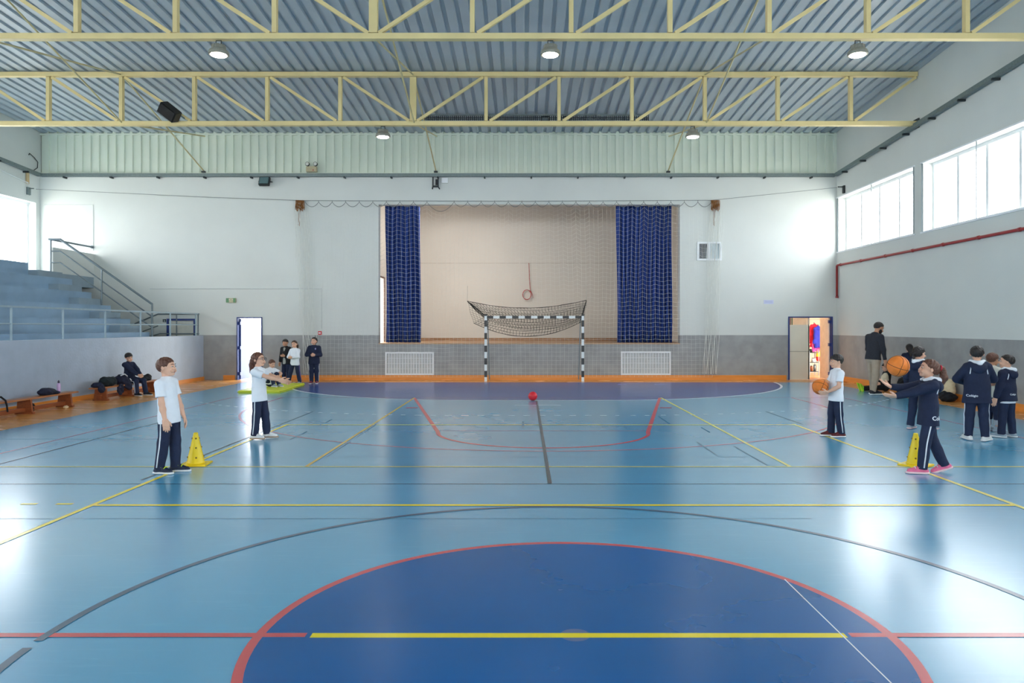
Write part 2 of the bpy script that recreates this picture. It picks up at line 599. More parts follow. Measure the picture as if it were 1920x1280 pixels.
# ------------------------------------------------------------------ walls
DL = (-9.41, -8.58, 0.0, 2.05)          # left doorway
DR = (8.61, 10.06, 0.0, 2.07)           # store room doorway
DB = (-11.7, -10.76, 0.0, 2.0)          # blue door behind the bleachers
ST = (-4.78, 5.07, 1.20, 5.73)          # stage opening
VW = (5.66, 6.40, 3.93, 4.48)           # small barred window
GR = [(-4.53, -3.0, .19, .88), (3.17, 4.74, .19, .90)]
TRAY_Z = 6.72
wall_back = wall_holes('wall_back', M_WALL, 'y', YB, YB + .3, XL, XR, 0, TRAY_Z, [DL, DR, ST, VW, DB] + GR)
wall_right = wall_holes('wall_right', M_WALL, 'x', XR, XR + .4, YF, YB + .3, 0, 9.6, [(a, b, WIN_Z0, WIN_Z1) for (a, b) in RBAYS])
wall_left = wall_holes('wall_left', M_WHITE, 'x', XL, XL - .4, YF, YB + .3, 0, 9.6, [(a, b, 3.5, 5.75) for (a, b) in LBAYS])
ADDED_BAYS = [(-15.0 + 5 * k, -10.5 + 5 * k) for k in range(5)]  # unseen window bays behind the camera, added to brighten the hall
wall_front = wall_holes('wall_front', M_WALL, 'y', YF, YF - .3, XL, XR, 0, 9.6, [(a, b, 3.6, 6.6) for (a, b) in ADDED_BAYS])
for (a, b) in ADDED_BAYS:
    portal('daylight_portal', ((a + b) / 2, YF - .32, 5.1), (PI / 2, 0, 0), b - a, 3.0)
# corrugated cladding above the back wall
clad_prof = []
PITCH = .2742


def profile(n, pitch, pan, rise, slope):
    p = []
    for k in range(n):
        x = k * pitch
        p += [(x, 0), (x + pan, 0), (x + pan + slope, rise), (x + pitch - slope, rise)]
    p.append((n * pitch, 0))
    return p


def sheet_mesh(name, n, pitch, pan, rise, slope, length, m, t=.006):
    pr = profile(n, pitch, pan, rise, slope)
    v = []; f = []
    for (off) in (0, t):
        for yy in (0, length):
            v += [(x, yy, z + off) for (x, z) in pr]
    K = len(pr)
    for i in range(K - 1):
        f.append((i, i + 1, K + i + 1, K + i))
        f.append((2 * K + i, 3 * K + i, 3 * K + i + 1, 2 * K + i + 1))
        f.append((i, 2 * K + i, 2 * K + i + 1, i + 1))
        f.append((K + i, K + i + 1, 3 * K + i + 1, 3 * K + i))
    f.append((0, K, 3 * K, 2 * K)); f.append((K - 1, 3 * K - 1, 4 * K - 1, 2 * K - 1))
    me = bpy.data.meshes.new(name); me.from_pydata(v, [], f); me.materials.append(m); me.update()
    return me


clad_n = 5
me = sheet_mesh('cladding_sheet', clad_n, PITCH, .15, .055, .012, roof_z(YB) - TRAY_Z - .02 + .1, M_CLAD)
nsheet = int(math.ceil((XR - XL) / (PITCH * clad_n)))
for k in range(nsheet):
    o = bpy.data.objects.new('cladding_sheet', me); COL.objects.link(o)
    o.parent = wall_back
    # sheet stands up: local y -> z, local z -> -y (ribs toward the hall)
    o.rotation_euler = (PI / 2, 0, 0)
    o.location = (XL + .02 + k * PITCH * clad_n - .0, YB + .06, TRAY_Z + .02)
struct(box_obj('trim_1', M_CLAD, XL, XR, YB - .03, YB + .06, TRAY_Z - .02, TRAY_Z + .05))
struct(box_obj('trim_2', M_CLAD, XL, XR, YB - .01, YB + .05, roof_z(YB) - .05, roof_z(YB)))
struct(box_obj('wall_upper', M_CLAD, XL, XR, YB + .12, YB + .3, TRAY_Z, 8.6))

# roof
RPITCH = .3
nr = 3
sheet_w = RPITCH * nr
count = int(math.ceil((XR + .6 - (XL - .6)) / sheet_w))
slope = math.atan(ROOFS)
ceiling = struct(box_obj('ceiling', mat('ridge_cap', (150, 160, 168), .5), XL - .5, XR + .5, RIDGE_Y - .2, RIDGE_Y + .2, roof_z(RIDGE_Y) + .05, roof_z(RIDGE_Y) + .1))
len1 = (YB + .35 - RIDGE_Y) / math.cos(slope)
len2 = (RIDGE_Y - YF + .35) / math.cos(slope)
mA = sheet_mesh('roof_sheet', nr, RPITCH, .185, .05, .018, len1, M_ROOF)
mB = sheet_mesh('roof_sheet', nr, RPITCH, .185, .05, .018, len2, M_ROOF)
for k in range(count):
    for me, y, ang in ((mA, RIDGE_Y, -slope), (mB, YF - .35, slope)):
        o = bpy.data.objects.new('roof_sheet', me); COL.objects.link(o); o.parent = ceiling
        z = roof_z(RIDGE_Y) + .03 if me is mA else roof_z(YF - .35) + .03
        o.location = (XL - .55 + k * sheet_w, y, z + (.003 if k % 2 else 0))
        o.rotation_euler = (ang, 0, 0)

# baseboards
BBH = .155
for (x0, x1) in ((-10.5, DL[0] - .3 + .0), (-8.5, 8.55)):
    struct(box_obj('baseboard_back', M_ORANGE, x0 if x0 > -10.4 else -9.85, x1 if x1 > -9 else DL[0] - .06, YB - .025, YB, 0, BBH))
struct(box_obj('baseboard_right', M_ORANGE, XR - .025, XR, YF, YB, 0, BBH))
struct(box_obj('baseboard_left', M_ORANGE, XBL, XBL + .025, YF, YB, 0, .11))

# ------------------------------------------------------------------ stage behind the opening
SY0, SY1 = YB + .3, 28.8
SX0, SX1 = -4.95, 5.3
struct(box_obj('floor_stage', M_STAGEWD, SX0, SX1, YB + .3, SY1, 1.0, 1.2))
struct(box_obj('floor_stage_edge', M_STAGEWD, ST[0], ST[1], YB + .02, YB + .3, 1.1, 1.2005))
stage_back = struct(box_obj('wall_stage_back', M_STAGEW, SX0 - .2, SX1 + .2, SY1, SY1 + .2, 1.0, 6.6))
struct(box_obj('trim_3', M_STAGEWD, SX0, SX1, SY1 - .03, SY1, 1.2, 1.30))
struct(box_obj('trim_4', mat('stage_conduit', (196, 186, 172), .7), SX0, SX1, SY1 - .012, SY1, 4.20, 4.215))
wall_holes('wall_stage_left', M_STAGEW, 'x', SX0, SX0 - .2, SY0, SY1, 1.0, 6.6, [(24.78, 26.1, 1.2, 3.42)])
wall_holes('wall_stage_right', M_STAGEW, 'x', SX1, SX1 + .2, SY0, SY1, 1.0, 6.6, [])
struct(box_obj('ceiling_stage', M_STAGEW, SX0 - .2, SX1 + .2, SY0, SY1 + .2, 6.6, 6.75))
struct(MB().box(SX0 - .02, SX0 + .02, 26.06, 26.12, 1.2, 3.48).box(SX0 - .02, SX0 + .02, 24.74, 26.12, 3.42, 3.48).build('trim_5', mat('stage_door_frame', (96, 60, 44), .5)))
struct(box_obj('trim_6', mat('stage_lip', (186, 150, 112), .5), ST[0], ST[1], YB - .015, YB + .02, 1.165, 1.2))
# little ledge outside the stage door
portal('daylight_portal', (SX0 - .24, 25.44, 2.31), (0, -PI / 2, 0), 2.2, 1.3)


def curtain(name, label, x0, x1, y, z0, z1, folds, amp):
    t = thing(name, label, 'curtain', ((x0 + x1) / 2, y, z0))
    n = folds * 10
    v = []; f = []
    W = x1 - x0
    rows = 14
    for side in (0, 1):
        for j in range(rows + 1):
            tz = j / rows
            for i in range(n + 1):
                u = i / n
                a = amp * (1.0 - .35 * tz)
                ph = folds * 2 * PI * u + .6 * math.sin(3 * u + 2 * tz)
                yy = a * math.sin(ph) + .3 * a * math.sin(2.3 * ph + 1.1) + side * .012
                xx = -W / 2 + W * u + .02 * math.sin(5 * tz + 7 * u) + .02 * (1 - tz) * (1 if u < .05 else 0)
                v.append((xx, yy, (z1 - z0) * tz))
    K = n + 1; R = (rows + 1) * K
    for j in range(rows):
        for i in range(n):
            q = j * K + i
            f.append((q, q + 1, q + K + 1, q + K))
            f.append((R + q, R + q + K, R + q + K + 1, R + q + 1))
    for i in range(n):
        f.append((i, R + i, R + i + 1, i + 1)); q = rows * K + i
        f.append((q, q + 1, R + q + 1, R + q))
    for j in range(rows):
        q = j * K
        f.append((q, q + K, R + q + K, R + q)); q += n
        f.append((q, R + q, R + q + K, q + K))
    newmesh('cloth', v, f, M_CURT, t, True)
    rail = MB().tube([(-W / 2 - .1, .0, z1 - z0 + .04), (W / 2 + .1, .0, z1 - z0 + .04)], .02).build('curtain_rail', M_DARK, t)
    return t


curtain('stage_curtain', 'narrow navy curtain gathered at the stage side by the bright door', -4.68, -3.50, 24.85, 1.21, 6.0, 8, .1)
curtain('stage_curtain', 'wide navy curtain gathered at the stage side below the barred window', 3.08, 4.93, 24.85, 1.21, 6.0, 13, .1)
# hose coil hanging on the stage wall
t = thing('hanging_hose', 'thin red hose hanging in a coil on the beige stage wall', 'hose', (.1, SY1 - .05, 2.9))
coil = [(.16 * math.cos(a) - .02, -.012 * a / 6, .19 * math.sin(a) + .08) for a in np.linspace(0, 6 * PI, 60)]
M_HOSE = mat('red_hose', (186, 74, 72), .6)
MB().tube(coil, .014, 6).build('coil', M_HOSE, t, True)
MB().tube([(.12, 0, .2), (.08, 0, .7), (.06, 0, 1.31)], .011, 6).build('hanging_length', M_HOSE, t, True)
MB().tube([(.13, 0, .22), (.2, -.02, .1), (.22, -.02, -.05)], .011, 6).build('loose_end', M_HOSE, t, True)
# stage lamp (gives the warm glow high up at the left)
t = thing('stage_lamp', 'small lamp fixed under the stage ceiling above the left curtain', 'lamp', (-2.6, 25.3, 6.35))
MB().lathe([(.05, .3), (.06, .08), (.16, 0)], n=16).build('housing', M_DARK, t, True)
MB().lathe([(.14, -.01), (.14, 0)], n=16).build('bulb', emit('stage_lamp_glow', (255, 248, 240), 430), t)

# ------------------------------------------------------------------ windows
wi = 0


def window(yb0, yb1, z0, z1, x, d, npane, label_n):
    t = struct(thing('window_%d' % label_n, None, None, (x, (yb0 + yb1) / 2, z0)))
    h = z1 - z0; W = yb1 - yb0
    fr = .08
    mb = MB()
    mb.box(-.05, .05, -W / 2, W / 2, 0, fr).box(-.05, .05, -W / 2, W / 2, h - fr, h)
    mb.box(-.03, .03, -W / 2, -W / 2 + fr, fr, h - fr).box(-.03, .03, W / 2 - fr, W / 2, fr, h - fr)
    mb.build('window_frame', M_WFRAME, t)
    for k in range(1, npane):
        yy = -W / 2 + W * k / npane
        MB().box(-.05, .05, yy - .045, yy + .045, fr, h - fr).build('mullion', M_WFRAME, t)
    for k in range(npane):
        y0 = -W / 2 + W * k / npane + .045; y1 = -W / 2 + W * (k + 1) / npane - .045
        MB().box(-.004, .004, y0, y1, fr, h - fr).build('pane', M_PANE, t)
    return t


n = 0
for (a, b) in RBAYS:
    n += 1
    w = window(a, b, WIN_Z0, WIN_Z1, XR + .28, 1, 4, n)
    # white guard rail frame flush with the wall face
    W = b - a; h = WIN_Z1 - WIN_Z0
    for zz in (-.02, h + .02):
        MB().box(-.31, -.27, -W / 2 - .1, W / 2 + .1, zz - .02, zz + .02).build('guard_rail', M_WFRAME, w)
    for yy in (-W / 2 - .04, 0, W / 2 + .04):
        MB().tube([(-.29, yy, -.03), (-.29, yy, h + .03)], .014, 6).build('guard_post', M_STEEL, w)
for (a, b) in LBAYS:
    n += 1
    window(a, b, 3.5, 5.75, XL - .28, 1, 3, n)

for (a, b) in ADDED_BAYS:  # frames and panes for the added windows behind the camera
    n += 1
    w = window(-(b - a) / 2, (b - a) / 2, 3.6, 6.6, (a + b) / 2, 1, 3, n)
    w.location = ((a + b) / 2, YF - .2, 3.6); w.rotation_euler = (0, 0, PI / 2)
# ------------------------------------------------------------------ doors
def frame(mb, x0, x1, z1, w, y0, y1):
    mb.box(x0, x0 + w, y0, y1, 0, z1).box(x1 - w, x1, y0, y1, 0, z1).box(x0 + w, x1 - w, y0, y1, z1 - w, z1)
    return mb


d1 = struct(thing('door_1', None, None, ((DL[0] + DL[1]) / 2, YB, 0)))
hw = (DL[1] - DL[0]) / 2
frame(MB(), -hw, hw, DL[3], .035, -.03, .12).build('door_frame', M_BLUEF, d1)
leaf = MB().box(-hw + .04, -hw + .085, .12, .92, .01, 2.0).build('door_leaf', M_BLUEF, d1)
for zz in (.2, 1.05, 1.85):
    MB().box(-hw + .03, -hw + .1, .02, .13, zz - .05, zz + .05).build('hinge', M_BLUEF, d1)
struct(box_obj('floor_porch', mat('porch_concrete', (226, 222, 214), .8), -10.4, -7.6, YB + .0, YB + 8, -.3, -.005))
portal('daylight_portal', ((DL[0] + DL[1]) / 2, YB + .33, 1.02), (-PI / 2, 0, 0), .8, 2.0)

d2 = struct(thing('door_2', None, None, ((DR[0] + DR[1]) / 2, YB, 0)))
hw = (DR[1] - DR[0]) / 2
frame(MB(), -hw, hw, DR[3], .04, -.03, .12).build('door_frame', M_BLUEF, d2)
M_BEIGE = mat('beige_door', (236, 228, 208), .5, 0, .04, 1.5)
l1 = MB().box(-hw + .05, -hw + .70, .03, .07, .01, 1.77).build('fixed_leaf', M_BEIGE, d2)
MB().box(-hw + .05, -hw + .70, .025, .075, .92, .935).build('panel_joint', mat('beige_joint', (168, 160, 142), .6), l1)
MB().box(-hw + .05, -hw + .70, .03, .07, 1.77, 1.80).build('transom_bar', M_BEIGE, d2)
MB().box(-hw + .05, -hw + .70, .045, .053, 1.80, 2.03).build('pane', M_PANE, d2)
MB().box(-hw + .67, -hw + .71, .03, .07, 0.01, 2.03).build('stile', M_BEIGE, d2)
l2 = MB().box(hw - .085, hw - .055, .10, .82, .01, 2.02).build('open_leaf', mat('cream_door', (244, 232, 214), .5), d2)
for (zz) in (.2, 1.15, 1.9):
    MB().box(hw - .1, hw - .03, .02, .13, zz - .05, zz + .05).build('hinge', M_BLUEF, d2)

d3 = struct(thing('door_3', None, None, ((DB[0] + DB[1]) / 2, YB, 0)))
hw = (DB[1] - DB[0]) / 2
frame(MB(), -hw, hw, DB[3], .06, -.03, .1).build('door_frame', M_BLUEF, d3)
MB().box(-hw + .06, hw - .06, .02, .06, 0.0, DB[3] - .06).build('door_leaf', mat('ivory_door', (206, 206, 196), .5), d3)

# store room behind door_2
SRX0, SRX1, SRY1 = 8.3, 12.2, 28.2
M_SRW = mat('store_wall', (240, 226, 206), .7, 0, .04, 1)
struct(box_obj('floor_store', M_WOOD, SRX0, SRX1, YB, SRY1, -.3, -.001))
struct(box_obj('wall_store_left', M_SRW, SRX0 - .1, SRX0, YB + .3, SRY1, 0, 2.8))
struct(box_obj('wall_store_right', M_SRW, SRX1, SRX1 + .1, YB + .3, SRY1, 0, 2.8))
struct(box_obj('wall_store_back', M_SRW, SRX0 - .1, SRX1 + .1, SRY1, SRY1 + .1, 0, 2.8))
struct(box_obj('ceiling_store', M_SRW, SRX0 - .1, SRX1 + .1, YB + .3, SRY1 + .1, 2.8, 2.9))
t = thing('ceiling_tube_lamp', 'white tube lamp under the store room ceiling', 'lamp', (9.9, 26.0, 2.8))
MB().box(-.7, .7, -.08, .08, -.06, 0).build('housing', M_WFRAME, t)
MB().tube([(-.65, 0, -.09), (.65, 0, -.09)], .025, 8).build('tube', emit('tube_glow', (255, 236, 206), 30), t)

# ------------------------------------------------------------------ roof trusses
TC = -2.9
TP = 1.894


def truss(y, label):
    zb = 7.01 + .056 * (19.24 - y) if y > RIDGE_Y else 7.01 + .056 * (19.24 - 2 * RIDGE_Y + y); zt = zb + 1.275
    t = thing('roof_truss', label, 'truss', (TC, y, zb), group='cream lattice roof trusses')
    x0, x1 = XL - TC + .02, XR - TC - .02
    H = zt - zb
    MB().box(x0, x1, -.07, .07, -.055, .055).build('bottom_chord', M_TRUSS, t)
    MB().box(x0, x1, -.07, .07, H - .055, H + .055).build('top_chord', M_TRUSS, t)
    for k in range(-6, 7):
        w = .16 if k == 0 else .085
        MB().box(k * TP - w / 2, k * TP + w / 2, -.06, .06, .07, H - .07).build('vertical', M_TRUSS, t)
    for s in (-1, 1):
        for k in range(7):
            a = s * (k * TP + .1); b = s * ((k + 1) * TP - .08)
            lim = (x1 - .02) if s > 0 else (x0 + .02)
            b = min(b, lim) if s > 0 else max(b, lim)
            MB().bar((a, 0, .07), (b, 0, H - .07), .07, .07, (0, 1, 0)).build('diagonal', M_TRUSS, t)
    for s, x in ((-1, x0), (1, x1)):
        MB().box(x - .02, x + .02, -.12, .12, -.12, .12).build('end_plate', M_DARK, t)
    return zb, zt


T1Y, T2Y = 14.2, 19.24
z1b, z1t = truss(T1Y, 'nearer cream lattice roof truss cropped by the top edge, three lamps below')
z2b, z2t = truss(T2Y, 'farther cream lattice roof truss ending at the right wall, two lamps below')
M_ROD = mat('bracing_rod_paint', (200, 188, 142), .5, 0, .1, 3)
for k, lab in ((-4, 'left of hall'), (0, 'middle of hall'), (4, 'right of hall')):
    x = TC + k * TP
    t = thing('cross_brace', {-4: 'crossed bracing rods between the two trusses near the bleachers side',
                              0: 'crossed bracing rods between the two trusses at the middle posts',
                              4: 'crossed bracing rods between the two trusses on the window side'}[k], 'bracing', (x, T1Y, z1b), group='roof cross bracing')
    MB().tube([(0, 0, 0), (0, T2Y - T1Y, z2t - z1b)], .022, 6).build('rod', M_ROD, t)
    MB().tube([(.03, 0, z1t - z1b), (.03, T2Y - T1Y, z2b - z1b)], .022, 6).build('rod', M_ROD, t)
    t = thing('wall_brace', {-4: 'pair of bracing rods from far truss to cladding near the bleachers side',
                             0: 'pair of bracing rods from far truss to cladding above the stage curtain',
                             4: 'pair of bracing rods from far truss to cladding above the barred window'}[k], 'bracing', (x, T2Y, z2b), group='roof cross bracing')
    MB().tube([(.0, 0, z2t - z2b), (.0, YB - T2Y - .04, TRAY_Z + .1 - z2b)], .022, 6).build('rod', M_ROD, t)
    MB().tube([(.03, 0, 0), (.03, YB - T2Y - .04, roof_z(YB) - .1 - z2b)], .022, 6).build('rod', M_ROD, t)
    MB().box(-.06, .06, YB - T2Y - .1, YB - T2Y - .03, TRAY_Z + .04 - z2b, TRAY_Z + .09 - z2b).build('anchor_plate', M_DARK, t)

# lamps
M_LENS = emit('lamp_lens_glow', (255, 244, 226), 45)
M_HOUS = mat('lamp_housing', (150, 148, 136), .45, .3, .06, 10)


def lamp(x, y, z, label):
    t = thing('high_bay_lamp', label, 'lamp', (x, y, z), group='high bay lamps under the trusses')
    body = MB().lathe([(.05, .0), (.12, -.02), (.13, -.09), (.17, -.12), (.19, -.16), (.19, -.20), (.175, -.205)], n=28).build('housing', M_HOUS, t, False)
    MB().lathe([(.14, -.216), (.15, -.204)], n=28).build('lens', M_LENS, t)
    for a in range(10):
        an = 2 * PI * a / 10
        MB().bar((.125 * math.cos(an), .125 * math.sin(an), -.09), (.125 * math.cos(an), .125 * math.sin(an), -.02), .012, .03).build('cooling_fin', M_HOUS, body)
    MB().tube([(-.05, 0, .0), (-.05, 0, .07), (.05, 0, .07), (.05, 0, .0)], .01, 6).build('hanger', M_DARK, t)
    return t


def pxX(px, y):
    return (px - 984) * y / 1388.0


def pxZ(py, y):
    return CAM_H + (612 - py) * y / 1388.0


for px, lab in ((410, 'leftmost of the three lamps under the nearer truss'), (1032, 'middle of the three lamps under the nearer truss'),
                (1608, 'rightmost of the three lamps under the nearer truss')):
    lamp(pxX(px, T1Y), T1Y, z1b - .14, lab)
for px, lab in ((718, 'lamp under the farther truss beside its thick middle post'), (1299, 'lamp under the farther truss on the window side')):
    lamp(pxX(px, T2Y), T2Y, z2b - .14, lab)

# loudspeaker on the far truss
t = thing('loudspeaker', 'black loudspeaker tilted on the farther roof truss', 'speaker', (pxX(318, 19.0), 19.0, pxZ(210, 19.0)))
sp = bpy.data.objects.new('cabinet', None)
R = Matrix.Rotation(math.radians(38), 3, 'Y') @ Matrix.Rotation(math.radians(25), 3, 'X')


def rotbox(sx, sy, sz, off=(0, 0, 0)):
    mb = MB().box(-sx / 2 + off[0], sx / 2 + off[0], -sy / 2 + off[1], sy / 2 + off[1], -sz / 2 + off[2], sz / 2 + off[2])
    mb.v = [tuple(R @ Vector(v)) for v in mb.v]
    return mb


rotbox(.50, .26, .30).build('cabinet', M_BLACK, t, bevel=.02)
rotbox(.46, .02, .26, (0, -.135, 0)).build('front_grille', mat('speaker_grille', (10, 10, 12), .8), t)
MB().bar((.18, .05, -.02), (.3, .24, -.12), .03, .03).build('bracket', M_STEEL, t)
# perforated tray under the roof, two projectors
t = thing('perforated_tray', 'dark perforated tray hung under the roof behind the farther truss', 'cable tray', (.3, 22.46, roof_z(22.46) - .09))
mb = MB()
for z in (-.09, .09):
    mb.box(-3.47, 3.47, -.02, .02, z - .02, z + .02)
mb.build('side_rail', M_TRAY, t)
mb = MB()
for k in range(116):
    x = -3.45 + k * .06
    mb.box(x - .011, x + .011, -.012, .012, -.07, .07)
for z in (-.035, 0, .035):
    mb.box(-3.45, 3.45, -.012, .012, z - .008, z + .008)
o = mb.build('tray_mesh', M_DARK, t); o['kind'] = 'stuff'
for px, lab, w in ((1022, 'grey spotlight below the perforated tray, the bigger of two', .2), (1063, 'dark spotlight below the perforated tray, the smaller of two', .15)):
    t = thing('spotlight', lab, 'spotlight', (pxX(px, 22.4), 22.4, pxZ(222, 22.4)))
    MB().lathe([(w * .5, .0), (w * .55, -.1), (w * .4, -.22), (w * .3, -.25)], n=16).build('body', M_STEEL, t, True)
    MB().tube([(-w * .6, 0, -.08), (-w * .6, 0, .06), (w * .6, 0, .06), (w * .6, 0, -.08)], .012, 6).build('yoke', M_DARK, t)
    MB().lathe([(w * .28, -.262), (w * .3, -.25)], n=16).build('lens', mat('lens_glass', (190, 200, 205), .1), t)

# ------------------------------------------------------------------ cable trays on the walls
def tray(label, a, b, nb):
    a = Vector(a); b = Vector(b)
    t = thing('cable_tray', label, 'cable tray', a)
    d = b - a
    MB().bar((0, 0, 0), d, .10, .012).build('tray_base', M_TRAY, t)
    n = Vector((d.y, -d.x, 0)).normalized()
    for s in (-1, 1):
        o = n * (s * .05)
        MB().bar(Vector((0, 0, .05)) + o, d + Vector((0, 0, .05)) + o, .006, .1).build('tray_side', M_TRAY, t)
    for k in range(nb):
        p = d * ((k + .5) / nb)
        MB().bar(p + n * -.09 + Vector((0, 0, -.03)), p + n * .09 + Vector((0, 0, -.03)), .045, .05).build('bracket', M_DARK, t)
    return t


tray('grey cable tray along the back wall under the pale cladding', (XL + .12, YB - .10, TRAY_Z - .1), (XR - .12, YB - .10, TRAY_Z - .1), 17)
tray('grey cable tray rising along the right wall above the windows', (XR - .10, YB - .2, TRAY_Z - .1), (XR - .10, 4.0, TRAY_Z - .1 + .056 * 20), 16)
tray('short visible grey cable tray on the wall above the bleachers', (XL + .10, YB - .2, TRAY_Z - .1), (XL + .10, 4.0, TRAY_Z - .1 + .056 * 20), 16)

# ------------------------------------------------------------------ bleachers
t = thing('bleachers', 'blue grey concrete bleachers with stepped aisle behind the side wall', 'bleachers', (XBL, 21.0, 0))
def L_(x0, x1, y0, y1, z0, z1):
    return MB().box(x0 - XBL, x1 - XBL, y0 - 21, y1 - 21, z0, z1)
L_(XBL - .15, XBL, YF + .01, YB - .005, 0, 1.455).build('front_wall', M_LGREY, t)
L_(-11.2, XBL - .15, YF + .01, 22.1, 1.2, 1.40).build('walkway', M_TIER, t)
for k in range(6):
    x1 = -11.2 - .578 * k; z1 = 1.575 + .395 * k
    x0 = x1 - .578 if k < 5 else XL + .005
    y1 = 22.1 if k < 5 else 21.0
    L_(x0, x1, YF + .01, y1, z1 - .55 if k else 1.2, z1).build('tier', M_TIER, t)
    if k < 5:
        L_(x0, x0 + .289, 21.0, 22.1, z1, z1 + .1975).build('half_step', M_STEP, t)
L_(XL + .005, -14.09, 21.0, YB - .005, 3.0, 3.35).build('landing', M_STEP, t)
mb = L_(-14.2, -14.08, 22.1, YB - .005, 3.35, 4.11); mb.build('parapet', M_WHITE, t)
L_(-14.3, -11.2, 22.0, 22.1, 0, 1.2).build('side_wall', M_STEP, t)

# front railing
t = thing('railing', 'low two-bar grey railing along the bleacher wall top', 'railing', (XBL - .07, 14, 1.455))
MB().bar((0, -8, .70), (0, 9.9, .70), .06, .04).build('top_rail', M_RAIL, t)
MB().tube([(0, -8, .345), (0, 9.9, .345)], .016, 8).build('mid_rail', M_RAIL, t)
for k in range(11):
    y = 23.78 - 1.71 * k - 14
    MB().tube([(0, y, 0), (0, y, .69)], .024, 8).build('post', M_RAIL, t)
# stair railing
y = 22.05
t = thing('stair_railing', 'dark sloping three-bar railing beside the bleacher steps', 'railing', (-12.6, y, 2.4))
def S(x, z): return (x + 12.6, 0, z - 2.4)
MB().tube([S(-14.18, 4.34), S(-13.84, 4.34), S(-11.1, 2.41), S(-11.1, 1.4)], .034, 8).build('top_rail', M_RAILD, t)
MB().tube([S(-14.12, 3.99), S(-13.84, 3.99), S(-11.1, 2.04)], .02, 8).build('mid_rail', M_RAILD, t)
MB().tube([S(-14.12, 3.65), S(-13.84, 3.65), S(-11.1, 1.72)], .02, 8).build('lower_rail', M_RAILD, t)
MB().tube([S(-14.12, 3.35), S(-14.12, 4.34)], .024, 8).build('post', M_RAILD, t)
MB().tube([S(-12.6, 2.36), S(-12.6, 3.46)], .024, 8).build('post', M_RAILD, t)
t = thing('wall_handrail', 'short grey handrail above the landing parapet at top of steps', 'railing', (-14.14, 22.1, 4.34))
MB().tube([(0, 0, 0), (0, YB - 22.1 - .01, 0)], .032, 8).build('bar', M_RAILD, t)
MB().lathe([(.06, YB - 22.1 - .02), (.06, YB - 22.1)], n=14, axis='y').build('wall_flange', M_RAILD, t)
y = 24.02
t = thing('stairwell_railing', 'grey railing bending down in front of the blue framed door', 'railing', (-11.9, y, 2.15))
def S2(x, z): return (x + 11.9, 0, z - 2.15)
MB().tube([S2(-12.66, 1.83), S2(-11.9, 2.15), S2(-10.57, 2.15)], .024, 8).build('top_rail', M_RAILD, t)
MB().tube([S2(-12.4, 1.58), S2(-11.9, 1.77)], .018, 8).build('mid_rail', M_RAILD, t)
MB().tube([S2(-12.04, 1.46), S2(-11.85, 1.51), S2(-10.57, 1.51)], .02, 8).build('lower_rail', M_RAILD, t)
for x in (-11.3, -10.6):
    MB().tube([S2(x, 0), S2(x, 2.15)], .02, 8).build('post', M_RAILD, t)

# ------------------------------------------------------------------ things on the walls
# red fire pipe
t = thing('fire_pipe', 'red pipe running along the right wall below the windows', 'pipe', (XR - .06, 24.05, 3.73))
MB().tube([(0, 0, -1.03), (0, 0, -.03), (0, -.04, 0), (0, -30, 0)], .034, 10).build('pipe_run', M_REDPIPE, t, True)
for px in (1576, 1614, 1660, 1711, 1768, 1835, 1912):
    yy = 1388 * (XR - .06) / (px - 984) - 24.05
    mbp = MB().tube([(0, yy - .03, 0), (0, yy + .03, 0)], .046, 10)
    mbp.build('coupling', M_REDPIPE, t)
MB().tube([(0, 0, -1.06), (0, 0, -1.0)], .046, 10).build('end_cap', M_REDPIPE, t)
# grilles
M_GRB = mat('grille_back', (206, 210, 210), .6)
for (x0, x1, z0, z1), lab in zip(GR, ('white wall grille low on the grey wall below the narrow curtain', 'white wall grille low on the grey wall below the wide curtain')):
    t = thing('wall_grille', lab, 'grille', ((x0 + x1) / 2, YB, z0), group='wall grilles beside the goal')
    W = (x1 - x0) / 2; h = z1 - z0
    MB().box(-W, W, .04, .06, 0, h).build('back_panel', M_GRB, t)
    frame_mb = MB().box(-W - .03, W + .03, -.03, .02, -.03, .02).box(-W - .03, W + .03, -.03, .02, h - .02, h + .03).box(-W - .03, -W + .02, -.03, .02, .02, h - .02).box(W - .02, W + .03, -.03, .02, .02, h - .02)
    frame_mb.build('frame', M_WFRAME, t)
    for k in range(1, 17):
        x = -W + 2 * W * k / 17
        MB().tube([(x, -.02, .0), (x, -.02, h)], .012, 5).build('bar', M_WFRAME, t)
    for k in (1, 2, 3):
        MB().tube([(-W, -.012, h * k / 4), (W, -.012, h * k / 4)], .007, 5).build('cross_bar', M_WFRAME, t)
# barred window
x0, x1, z0, z1 = VW
t = struct(thing('window_22', None, None, ((x0 + x1) / 2, YB, z0)))
W = (x1 - x0) / 2; h = z1 - z0
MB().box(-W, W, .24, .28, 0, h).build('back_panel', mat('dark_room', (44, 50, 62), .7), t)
mb = MB().box(-W - .03, W + .03, -.03, .06, -.03, .03).box(-W - .03, W + .03, -.03, .06, h - .03, h + .03).box(-W - .03, -W + .03, -.03, .06, .03, h - .03).box(W - .03, W + .03, -.03, .06, .03, h - .03).box(-.05, .03, -.02, .06, .03, h - .03)
mb.build('window_frame', M_WFRAME, t)
MB().box(.03, W - .03, .05, .055, .03, h - .03).build('pane', mat('milky_pane', (200, 216, 220), .3), t)
for k in range(1, 15):
    x = -W + 2 * W * k / 15
    MB().tube([(x, -.01, .0), (x, -.01, h)], .008, 5).build('bar', M_WFRAME, t)

